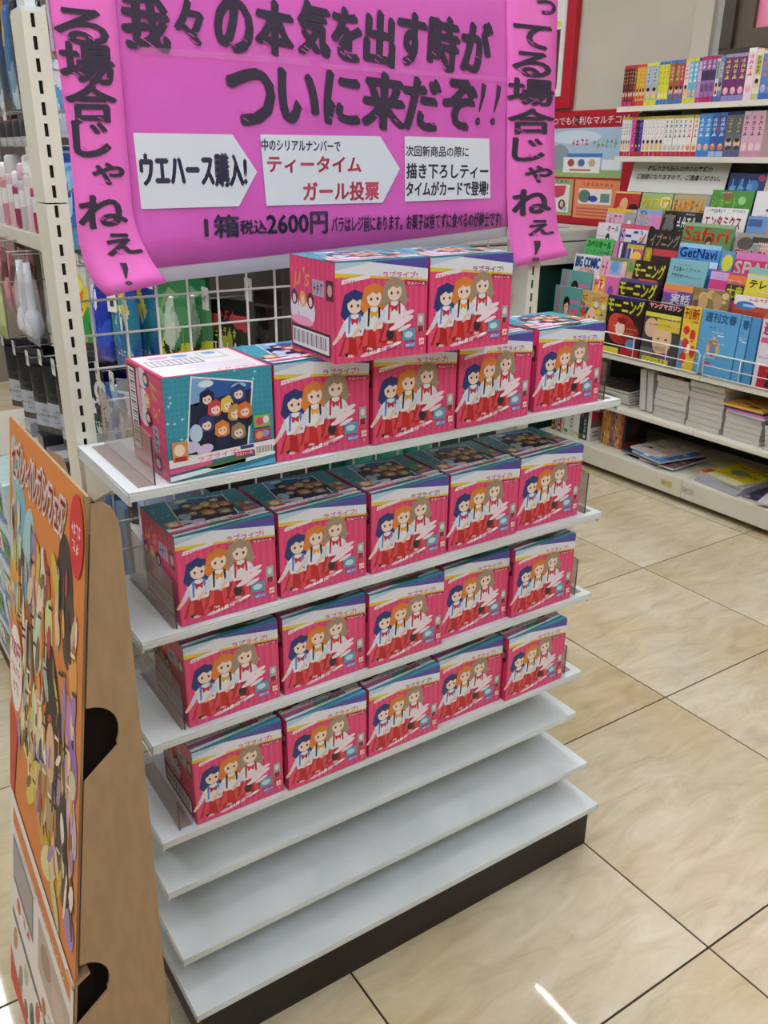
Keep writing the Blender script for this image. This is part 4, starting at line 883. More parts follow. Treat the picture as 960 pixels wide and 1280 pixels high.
def person(P, cx, cy, s, hair='1E1A1C', skin='E8C8B0', top='303038', L=2, asp=1.25):
    P.poly([(cx-.26*s*asp, cy-.62*s), (cx-.17*s*asp, cy-.22*s), (cx-.05*s*asp, cy-.13*s), (cx+.06*s*asp, cy-.13*s), (cx+.19*s*asp, cy-.22*s), (cx+.27*s*asp, cy-.62*s)], top, L)
    P.ell(cx, cy+.035*s, .145*s*asp, .165*s, hair, L+1, 14); P.ell(cx, cy-.14*s, .045*s*asp, .06*s, skin, L+1.3, 10)
    P.ell(cx+.005, cy-.015*s, .098*s*asp, .135*s, skin, L+1.6, 14)
    P.poly([(cx-.11*s*asp, cy+.01*s), (cx-.09*s*asp, cy+.13*s), (cx+.08*s*asp, cy+.14*s), (cx+.11*s*asp, cy+.0*s), (cx+.05*s*asp, cy+.075*s)], hair, L+2)
    for d in (-.04, .045): P.ell(cx+d*s*asp, cy-.015*s, .016*s*asp, .012*s, '2A2020', L+2.2, 8)
    P.poly([(cx-.03*s*asp, cy-.075*s), (cx+.035*s*asp, cy-.075*s), (cx+.0, cy-.092*s)], 'B8505A', L+2.2)
def strew(P, cols, n, y0=0.0, y1=1.0, L=1, seed=0, sx=.14, sy=.09):
    R = random.Random(seed)
    for k in range(n):
        a, b = R.uniform(.03, .97), R.uniform(y0+.02, y1-.02); w_, h_ = R.uniform(.3, 1)*sx, R.uniform(.3, 1)*sy
        w_ = min(w_, a-.005, .995-a); h_ = min(h_, b-.005, .995-b)
        if w_ < .01 or h_ < .01: continue
        if k % 3: P.ell(a, b, w_, h_, R.choice(cols), L+k*.04, 10)
        else: P.rect(a-w_, b-h_*.5, a+w_, b+h_*.5, R.choice(cols), L+k*.04)
def magazine(y1, y0, x, ztop, h, label, draw, th=.006, lean=LEAN, cover='FFFFFF', group='magazines on the rack'):
    """stands facing left (-X); y1 far edge, y0 near edge, x/ztop of its top edge"""
    w_ = y1-y0-.002
    t = empty('magazine', (x-math.sin(lean)*h, (y1+y0)/2, ztop-math.cos(lean)*h), (0, lean, 0), label=label, cat='magazine', group=group)
    MB().box(0, th, -w_/2, w_/2, 0, h, cols=['D8D4CC', 'D8D4CC', cover, cover, cover, cover]).build('page_block', M_book, t)
    P = Print(); P.rect(0, 0, 1, 1, cover, 0); draw(P)
    P.build('cover_print', M_print, lambda u, v, L: (-.0003-L*.00008, w_/2-u*w_, v*h), t)
    return t
def cv(title, tc, rect, bg, ink2=None, lines=(), extra=None, outline=None, seed=0, cols=None, n=14, yr=(0, .7), per=None):
    """cover recipe: title lettering in rect, scattered picture shapes, small lines"""
    def d(P):
        if cols: strew(P, cols, n, yr[0], yr[1], 1, seed)
        if per: person(P, *per)
        if extra: extra(P)
        x0, y0, x1, y1 = rect
        if title.startswith('~'):
            if outline: P.marks(x0-.01, y0-.012, x1+.01, y1+.012, outline, len(title), 9, len(title)+ord(tc[0]))
            P.marks(x0, y0, x1, y1, tc, len(title), 10, len(title)+ord(tc[0]))
        elif title:
            if outline:
                for a, b in ((.012, 0), (-.012, 0), (0, .01), (0, -.01), (.01, -.008), (-.01, .008)): P.text(title, x0+a, y0+b, x1+a, y1+b, outline, 9, .01)
            P.heavy(title, x0, y0, x1, y1, tc, 10, .035)
        for k, (tx, c, a, b, e, f) in enumerate(lines):
            if tx[0] == '~': P.marks(a, b, e, f, c, len(tx), 11, k+3)
            else: P.text(tx, a, b, e, f, c, 11, .01)
        R = random.Random(ord(bg[0])+ord(bg[3])*7+int(rect[1]*50))     # blurred small coverlines
        for k in range(9):
            a, b = R.uniform(.03, .62), R.uniform(.05, .97); n_ = R.randint(4, 8)
            if y0-.04 < b < y1+.02: continue
            P.marks(a, b, min(.97, a+n_*.055), b+R.uniform(.018, .032), R.choice(['F0ECE8', '2A2628', 'D8C83C', 'C83C48', 'E8E4E0', '3C4C8C']), n_, 6, k)
    return d, bg
def mags():
    X_ = [2.462, 2.502, 2.580, 2.645, 2.720, 2.775, 2.815]
    Hs = .26
    def R_(x0, y0, x1, y1, c, L=2): return lambda P: P.rect(x0, y0, x1, y1, c, L)
    def many(*fs):
        return lambda P: [f(P) for f in fs]
    def E_(a, b, c, d, col, L=3): return lambda P: P.ell(a, b, c, d, col, L, 16)
    girl = lambda s: cv('', '', (0, 0, 1, 1), '5F9A94', extra=many(R_(0, 0, .35, 1, '7A9C98', .5), R_(.12, .3, .2, .95, 'B86C90', 1), R_(.6, .55, .95, .62, 'D85C98', 1.5), R_(.6, .72, .92, .78, 'DC6CA0', 1.5), E_(.72, .5, .12, .05, 'E89048'), R_(.45, .24, .98, .30, 'C42468', 2), R_(.55, .1, .95, .2, 'D880A8', 2)), per=(.48, .66, .85, '1E1618', 'E8BFA4', 'D8A890', 3, 1.0))
    morning = lambda extra_: cv('モーニング', 'E8E83C', (.02, .72, .98, .96), '2A1A1C', outline='3A1A1A', extra=extra_)
    redhair = many(E_(.45, .45, .38, .26, 'B8342C', 2), E_(.30, .55, .22, .16, 'D04838', 2.5), E_(.70, .40, .24, .18, '982824', 2.6), E_(.42, .46, .13, .13, 'E8C8B4', 3), E_(.46, .60, .14, .06, '8C1E1C', 3.4), R_(0, .0, .45, .12, 'E8D83C', 4), R_(.5, 0, 1, .15, 'B8242C', 3), E_(.75, .22, .14, .09, '5C88B8', 3.5), R_(0, .94, 1, 1, '3A2A6C', 3))
    L = []
    def a(tier, y1, y0, zt, spec, label, h=Hs, **k):
        L.append((tier, y1, y0, zt, spec, label, h, k))
    # front row (tier 0)
    a(0, 2.449, 2.272, .832, girl(1), 'teal magazine with a dark-haired woman, front row far end')
    a(0, 2.270, 2.110, .828, cv('ビッグ', 'D83C34', (.05, .84, .95, .96), 'C8A858', outline='F0E8A0', cols=['C83C34', '5C9C4C', 'E0C040', '9C4C8C', '4C7CA8', 'D8D8C8'], n=30, yr=(.0, .85), extra=many(E_(.45, .46, .24, .27, 'EBC3A0', 5), E_(.28, .55, .08, .16, '2A2422', 4.9), E_(.46, .34, .16, .08, 'C8383C', 6), E_(.36, .56, .03, .02, '2A2422', 6), E_(.56, .56, .03, .02, '2A2422', 6))), 'busy comic weekly with a bald laughing cartoon face, front row')
    a(0, 2.107, 1.893, .830, morning(redhair), 'dark comic weekly with yellow block title and red-haired figure, front row')
    a(0, 1.889, 1.690, .830, cv('ヤングマガジン', 'F4F0EC', (.10, .90, .95, .985), '4A4440', outline='C8302C', extra=many(R_(.0, .82, 1, .99, '1E1818', 1), R_(.02, .76, .98, .83, 'D8D040', 5), E_(.22, .58, .18, .16, 'DCB498', 3), E_(.55, .42, .26, .28, 'E4BC98', 3.2), R_(.35, .56, .98, .74, 'D8C048', 4), E_(.45, .42, .04, .015, '2A1A18', 5), E_(.66, .42, .04, .015, '2A1A18', 5), R_(.40, .22, .75, .30, 'C8A088', 5), R_(0, 0, .35, .25, '6C6C6C', 2), E_(.7, .12, .22, .09, '5C4C78', 5), R_(.08, .02, .8, .10, 'DCD840', 6)), lines=[('ワンコーラス', '2A2A1A', .12, .03, .7, .09)]), 'comic weekly with close-up staring face and yellow bands, front row')
    a(0, 1.688, 1.600, .836, cv('刊新', 'B8342C', (.05, .80, .92, .97), 'E4C23C', extra=many(E_(.3, .62, .18, .07, 'D03430', 2), E_(.7, .55, .16, .10, 'D03430', 2.2), E_(.35, .40, .2, .10, 'D03430', 2.4), E_(.8, .30, .16, .10, 'CC3430', 2.6), E_(.3, .18, .2, .09, 'D03430', 2.8), R_(0, 0, .35, .45, '5C94C8', 1.5), E_(.55, .34, .1, .08, 'F4F0EC', 3))), 'yellow magazine with red patches between face cover and blue covers')
    bun = lambda: cv('週刊文春', '3E6A9C', (.10, .82, .92, .96), '5CA4D4', extra=many(E_(.42, .42, .18, .15, 'C8A878', 2), E_(.42, .50, .14, .05, '9C7C5C', 2.5), E_(.42, .38, .09, .10, '6C84C0', 3), E_(.30, .38, .04, .05, 'E0B048', 3.5), E_(.54, .38, .04, .05, 'E0B048', 3.5), E_(.42, .58, .04, .03, 'D8A888', 3.2), R_(.22, .16, .42, .20, 'B84C78', 2), R_(.5, .62, .66, .635, 'E8F4FA', 3)))
    a(0, 1.598, 1.418, .836, bun(), 'sky-blue weekly magazine with a round emblem, front copy')
    a(0, 1.416, 1.372, .834, cv('春', '3E6A9C', (.25, .80, .95, .94), '5CA4D4', extra=R_(.5, .60, .95, .615, 'E8F4FA', 3)), 'sky-blue weekly magazine peeking out beside its front copy')
    a(0, 1.370, 1.328, .832, cv('', '', (0, 0, 1, 1), '4F92C4'), 'sky-blue weekly magazine, the hindmost sliver')
    a(0, 1.322, 1.135, .834, cv('週刊', 'D8306C', (.05, .78, .40, .97), 'DCD4E0', extra=many(R_(.03, .66, .4, .74, 'D8508C', 2), R_(.1, 0, 1, .35, 'B8283C', 2)), per=(.50, .52, .80, '1C1A1E', 'D8B498', '26262C', 3, 1.0)), 'lilac weekly magazine with a dark-haired man at the frame edge')
    # tier 1
    a(1, 2.449, 2.245, .905, girl(2), 'teal magazine with a dark-haired woman, second row')
    a(1, 2.237, 2.085, .901, cv('~~', 'D83C34', (.03, .72, .45, .97), 'E0A850', outline='F0D860', cols=['D86C9C', 'F0B848', 'B060A0', 'E8E0D0'], n=16, yr=(.5, .98), extra=many(R_(.48, .6, 1, 1, 'D868A0', 1.8), E_(.72, .75, .12, .1, '8C4C9C', 2.5))), 'orange and pink magazine with red letters, second row', seed=3)
    a(1, 2.081, 1.865, .904, morning(many(R_(0, .94, 1, 1, '5A4A8C', 1), R_(.3, .62, .8, .70, 'D8502C', 3))), 'dark comic weekly with yellow block title, second row')
    a(1, 1.834, 1.682, .908, cv('実話', 'E8E4F0', (.30, .70, .95, .86), '6C4C9C', outline='2C2C5C', extra=many(R_(0, .90, 1, 1, 'E09048', 1), R_(0, .86, .5, .92, 'D86C8C', 1.2), R_(0, .6, .4, .7, 'A8C83C', 1.4), R_(.4, .55, 1, .66, 'D8D43C', 1.6))), 'purple true-story magazine with white letters, second row')
    a(1, 1.680, 1.502, .908, cv('', '', (0, 0, 1, 1), '8C7848', cols=['A88C4C', '6C5434', 'C8AC64', '54402C', 'D8C08C'], n=22, yr=(.4, .99), extra=many(E_(.3, .8, .13, .13, 'C8A070', 3), E_(.7, .82, .12, .12, 'B89068', 3))), 'sepia-gold magazine with crowded faces, second row')
    a(1, 1.484, 1.270, .904, cv('', '', (0, 0, 1, 1), 'B8503C', extra=many(R_(0, .86, 1, 1, 'E8E0E4', 1), R_(0, .55, 1, .78, 'A8402C', 1), E_(.25, .86, .2, .06, '3C74B8', 3), R_(.2, .84, .45, .88, '9CC4E0', 4), R_(.0, .56, .4, .62, 'C8C83C', 4), E_(.8, .7, .14, .12, 'C8604C', 3)), lines=[('~~~~~~', 'D8486C', .3, .93, .95, .98)]), 'magazine with a blue car on brick red, second row at right')
    # tier 2
    a(2, 2.444, 2.270, .973, cv('BIG COMIC', '2E5CA8', (.06, .78, .95, .96), 'E0DCE4', outline='1E3C78', extra=many(E_(.5, .7, .3, .08, 'E0A090', 1), R_(.6, .6, .8, .75, 'C8A0B8', 1))), 'white comic magazine with blue block letters, third row')
    a(2, 2.268, 2.114, .978, cv('~~', 'D84C78', (.03, .62, .30, .96), 'E8B0C4', extra=many(R_(.35, .7, .8, .95, '8CB0DC', 1), R_(.30, .93, 1, 1, '58A860', 2), E_(.9, .85, .1, .1, 'D8C8A0', 3), E_(.55, .84, .15, .1, '6C98CC', 2.4)), lines=[('~~~~~', 'C83C5C', .4, .94, .95, .99)]), 'pink and blue comic magazine with a green strip, third row')
    a(2, 2.112, 2.072, .980, cv('', '', (0, 0, 1, 1), 'A89868', extra=many(E_(.5, .85, .4, .1, '58A048', 1), E_(.5, .7, .45, .08, 'C8A070', 1.5))), 'narrow sliver of a brown and green comic magazine, third row')
    a(2, 2.069, 1.895, .978, morning(many(R_(.2, .62, .8, .70, 'D8502C', 3))), 'dark comic weekly with yellow block title, third row, uppermost copy')
    a(2, 1.880, 1.683, 1.004, cv('アスキー', '2A3C44', (.12, .80, .42, .88), '7FB8C0', extra=many(R_(.0, .0, 1, .38, 'D8D8D8', 1)), lines=[('クラウド', '2A3C44', .10, .70, .40, .78), ('~~~~', '5C8C94', .45, .82, .85, .88), ('Amazon', '20303A', .12, .40, .85, .54), ('~~~~~~~~~', '5C8C94', .42, .72, .9, .75)]), 'pale teal magazine with thin black lettering, third row', h=.27)
    a(2, 1.667, 1.496, .975, cv('大衆', 'E4E43C', (.55, .62, .98, .80), 'B84878', outline='2A2A20', extra=many(R_(0, .86, .5, .98, 'C8A8DC', 1), R_(0, .74, .5, .85, 'D83C8C', 1.2), R_(.5, .84, 1, .96, 'E87838', 1.4), R_(.5, .76, 1, .82, 'C8B0C8', 1.5), R_(0, .55, .5, .72, 'E07CA8', 1.3), R_(.5, .58, 1, .82, '38382C', 1.6))), 'pink magazine with yellow kanji on black, third row')
    a(2, 1.494, 1.310, 1.004, cv('テレビ', '2A2A24', (.10, .70, .75, .82), 'E0D040', extra=many(R_(0, .90, 1, 1, '8CB8B0', 1), R_(0, .84, 1, .88, 'B8C8C8', 1), E_(.2, .5, .14, .08, '3C8C5C', 2), E_(.6, .48, .2, .1, '4C3C78', 2), E_(.85, .5, .12, .1, '7C5C8C', 2.3))), 'yellow television guide with black letters, third row at right')
    # tier 3
    a(3, 2.444, 2.266, 1.044, cv('スペリオール', '1F7A3C', (.06, .84, .92, .96), '52B45C', outline='2C8C44', lines=[('ビッグコミック', '1E6C38', .08, .72, .92, .82)], extra=R_(0, 0, 1, .65, '6CB85C', 1)), 'bright green comic magazine, fourth row far end')
    a(3, 2.264, 2.085, 1.042, cv('', '', (0, 0, 1, 1), '4C3C5C', extra=many(R_(0, .6, .15, 1, 'D870A8', 1), R_(.2, .6, .28, .98, 'E0D8E0', 1), R_(.33, .6, .40, .98, '28243C', 1.2), R_(.45, .6, .52, .98, '8C6CC0', 1.4), R_(.6, .6, .66, .95, 'E0D8D0', 1), R_(.7, .72, 1, .9, 'D85C7C', 1.5), R_(.45, .90, 1, .97, 'C8C048', 2), E_(.8, .78, .16, .08, 'F0C050', 3)), lines=[('~~~~~~~', 'A89838', .48, .91, .98, .96)]), 'purple comic magazine with upright white bars, fourth row')
    a(3, 2.078, 1.898, 1.034, cv('DVD', 'E8D840', (.02, .72, .22, .97), '3A2018', extra=many(R_(.25, .86, 1, .97, 'C83C48', 1)), per=(.55, .70, .62, '2A1A18', 'E8C0A8', 'C8A0A0', 3, 1.1)), 'brown magazine with yellow disc lettering and a woman, fourth row')
    a(3, 1.895, 1.679, 1.064, cv('GetNavi', '1C3C78', (.05, .78, .93, .93), '4C90D8', extra=many(R_(0, .93, 1, 1, '9CC8E8', 1), E_(.2, .68, .15, .06, '8C8CA0', 2), R_(.3, .64, 1, .74, 'D0E4F4', 1.5), E_(.55, .68, .2, .04, '3C7CC8', 2.5))), 'blue gadget magazine with dark blue letters, fourth row')
    a(3, 1.677, 1.610, 1.048, cv('', '', (0, 0, 1, 1), '5C94C8', extra=many(E_(.55, .82, .4, .13, 'D8D43C', 2), E_(.4, .65, .3, .05, 'E8E8E8', 2))), 'sliver of a blue magazine with yellow balloon, fourth row')
    a(3, 1.606, 1.440, 1.050, cv('SPA!', 'F4F0F0', (.03, .66, .92, .86), 'C8305C', extra=many(R_(0, .89, 1, 1, 'D878B8', 1), E_(.75, .62, .2, .08, 'E87C48', 1.4), R_(0, .5, .5, .62, 'D8A0D0', 1.5))), 'crimson weekly magazine with fat white letters, fourth row')
    a(3, 1.438, 1.250, 1.045, cv('~~', 'E0C040', (.0, .74, .4, .9), 'A8788C', cols=['D8A848', 'B89060', 'E0C8A0', '8C5C6C', 'D8D0E0'], n=20, yr=(.5, .98)), 'mauve and gold magazine at the frame edge, fourth row')
    # tier 4
    a(4, 2.448, 2.304, 1.112, cv('オール', 'A8487C', (.45, .86, .95, .96), 'DCD4DC', extra=many(E_(.3, .62, .2, .1, 'C87C88', 1), E_(.75, .62, .2, .12, '9CA8BC', 1)), per=(.52, .70, .60, '2A2024', 'E4C4B0', '2A2A34', 3, 1.1)), 'white magazine with a woman in black, fifth row far end')
    a(4, 2.302, 2.135, 1.115, cv('ドーニン', '3468C8', (.03, .66, .95, .92), 'E4D8E0', outline='F0F0F8', extra=many(R_(0, .92, 1, 1, 'D84C78', 1), R_(0, .5, .2, .9, 'E08CA8', 1), E_(.85, .74, .1, .07, 'E8A050', 2))), 'white comic magazine with blue bubble letters, fifth row')
    a(4, 2.129, 1.944, 1.102, cv('イブニング', 'A89888', (.08, .72, .95, .93), '2A1C1A', outline='1A100E', extra=many(R_(.0, .5, .3, .66, '5C1C1C', 1), R_(.4, .52, 1, .60, 'C83C48', 1.5))), 'black-brown comic magazine with outlined letters, fifth row')
    a(4, 1.942, 1.683, 1.143, cv('Safari', 'E85828', (.03, .74, .92, .94), '5C8C50', extra=many(E_(.2, .66, .12, .06, '3C7C48', 1), E_(.85, .62, .12, .06, '78A85C', 1), R_(.0, .95, 1, 1, '98B088', 1)), per=(.55, .72, .52, '3C2418', 'D8A888', '4C3C30', 11, .85)), 'green menswear magazine with big orange letters, fifth row', h=.29)
    a(4, 1.672, 1.480, 1.118, cv('FLASH', 'D83C3C', (.05, .60, .95, .74), '9C988C', outline='E8E0DC', extra=many(E_(.25, .84, .2, .1, '5C5048', 1), R_(.4, .86, .95, .95, '3A3A34', 1.5), E_(.85, .78, .2, .14, 'D8A898', 1.2))), 'grey weekly magazine with red letters and small portraits, fifth row')
    a(4, 1.478, 1.310, 1.112, cv('', '', (0, 0, 1, 1), 'C8A898', cols=['E0C0B0', '8C6C5C', 'D8B8A8', 'A87C70'], n=14, yr=(.4, .98)), 'flesh-toned magazine at the frame edge, fifth row')
    # tier 5
    a(5, 2.448, 2.266, 1.176, cv('~~~', 'D84C88', (.08, .66, .60, .90), 'C8B0BC', outline='F0D0DC', extra=many(R_(.0, .93, .9, 1, 'E0B83C', 1), R_(.62, .5, 1, .95, '9C9CA8', 1), E_(.82, .72, .07, .1, 'E8D8D8', 2), E_(.05, .66, .05, .05, 'E0C040', 2))), 'pink and grey magazine, sixth row far end')
    a(5, 2.262, 2.112, 1.182, cv('~~~', 'E88C38', (.05, .72, .55, .93), '8CA8CC', outline='E8E0D0', extra=many(R_(.55, .62, 1, .92, 'D888B8', 1), E_(.7, .62, .2, .1, '1E1818', 2), E_(.25, .93, .15, .05, '4C80B8', 1))), 'light blue and pink magazine with orange letters, sixth row')
    a(5, 2.104, 2.030, 1.181, cv('裏', '8C8884', (.05, .62, .95, .95), '1E1C1C'), 'black magazine with a large grey character, sixth row')
    a(5, 2.028, 1.892, 1.181, cv('~~~~', 'E8E8E4', (.02, .74, .80, .92), '26262A', outline='101012', lines=[('~~~', 'C8C8C4', .08, .58, .7, .70)], extra=E_(.9, .7, .1, .15, '7C7C78', 1)), 'black magazine with white characters, sixth row')
    a(5, 1.891, 1.673, 1.207, cv('エンタミクス', 'D0323C', (.06, .70, .90, .88), 'E4E2E4', outline='F4F0F0', per=(.48, .62, .45, '24201E', '3A3432', '2A2A2E', 12, .9), lines=[('~~~~~~~', '4A4A50', .65, .94, .95, .98)]), 'white entertainment magazine with red letters, sixth row', h=.28)
    a(5, 1.668, 1.470, 1.182, cv('', '', (0, 0, 1, 1), '6C94C4', extra=many(R_(.02, .84, .35, .95, '3C5C9C', 1), R_(.08, .62, .3, .72, 'D8E0F0', 1.2), E_(.75, .75, .28, .14, 'D8784C', 2), E_(.75, .75, .16, .07, '8CA8C8', 3))), 'blue magazine with an orange ring, sixth row at right')
    # tier 6
    a(6, 2.443, 2.286, 1.252, cv('', '', (0, 0, 1, 1), 'B82C2C', extra=many(E_(.40, .78, .16, .12, 'E0A878', 2), E_(.8, .70, .2, .1, '2A1414', 2), R_(0, .97, 1, 1, 'D8C070', 2), R_(0, .5, 1, .6, 'E0B848', 1), E_(.3, .64, .2, .1, 'D89868', 2.5))), 'deep red magazine with a baby, top row far end')
    a(6, 2.279, 2.098, 1.252, cv('クロワ', 'ECD83C', (.04, .68, .96, .92), '9CB870', outline='E8902C', extra=many(R_(.3, .60, .8, .68, '9C7CB8', 1), R_(0, .5, 1, .6, 'C88C48', 1), E_(.8, .85, .2, .1, 'E0D0A0', 1))), 'lime magazine with yellow bubble letters, top row')
    a(6, 2.094, 1.895, 1.252, cv('まんがタイム', 'E88C2C', (.04, .70, .90, .94), 'B0A478', outline='F0D060', extra=many(R_(.25, .58, .45, .72, 'B8404C', 1), R_(.45, .58, .85, .70, '6CC03C', 1), E_(.95, .85, .05, .12, '8C98B8', 1))), 'tan comic magazine with orange letters, top row')
    a(6, 1.892, 1.684, 1.276, cv('ショート', 'A8D048', (.03, .74, .65, .90), '4C8C38', extra=many(E_(.75, .86, .09, .06, '90D080', 1), E_(.4, .92, .12, .06, '8C5C30', 1)), lines=[('~~~~~', 'C8C838', .3, .60, .95, .72)]), 'leafy green magazine with yellow-green letters, top row', h=.28)
    a(6, 1.676, 1.50, 1.278, cv('ル', 'C02840', (.35, .72, .98, .94), 'E4E0E4', lines=[('~~~', 'D888A8', .2, .6, .6, .68)]), 'white magazine with one large red stroke, top row at right', h=.28)
    for tier, y1, y0, zt, (d, bg), label, h, k in L:
        magazine(y1-.001, y0, X_[tier]+.006*(tier == 0), zt, h, label, d, th=.005+.004*(tier == 0), cover=bg, lean=math.radians([2, 5, 9, 9, 9, 9, 9][tier]))
    magazine(1.85, 1.674, 2.862, 1.345, .26, 'dark blue magazine standing behind the top row beside the sign', *cv('~~~', '6CA8E0', (.05, .70, .75, .92), '1C3C78', extra=many(E_(.7, .8, .15, .1, '4C80C0', 1), E_(.9, .93, .1, .05, 'C84C7C', 1)))[:1], cover='1C3C78')
    magazine(1.672, 1.50, 2.862, 1.345, .26, 'cream magazine standing behind the top row at the frame edge', cv('', '', (0, 0, 1, 1), 'D8C8A0', cols=['E8D8B0', 'C8B088', 'E0C890'], n=8, yr=(.5, .98))[0], cover='D8C8A0')
    # notice
    t = empty('notice_sign', (2.858, 2.14, 1.272), (0, math.radians(14), 0), label='white notice board with two lines of black writing above the magazines', cat='sign')
    MB().box(0, .005, -.270, .270, -.02, .125).build('sign_board', M_signw, t, bevel=.001)
    P = Print(); P.text('雑誌の立ち読みは他のお客様の', .17, .60, .84, .80, '3C3A40', 1, .02); P.text('ご迷惑になりますので、ご遠慮ください。', .07, .30, .94, .50, '3C3A40', 1, .02)
    P.build('sign_lettering', M_matte, lambda u, v, L: (-.0006-L*.0003, .270-u*.54, .0+v*.125), t)
    MB().box(.006, .05, -.25, .25, -.0195, -.015).build('sign_foot', M_rackdark, t)
mags()

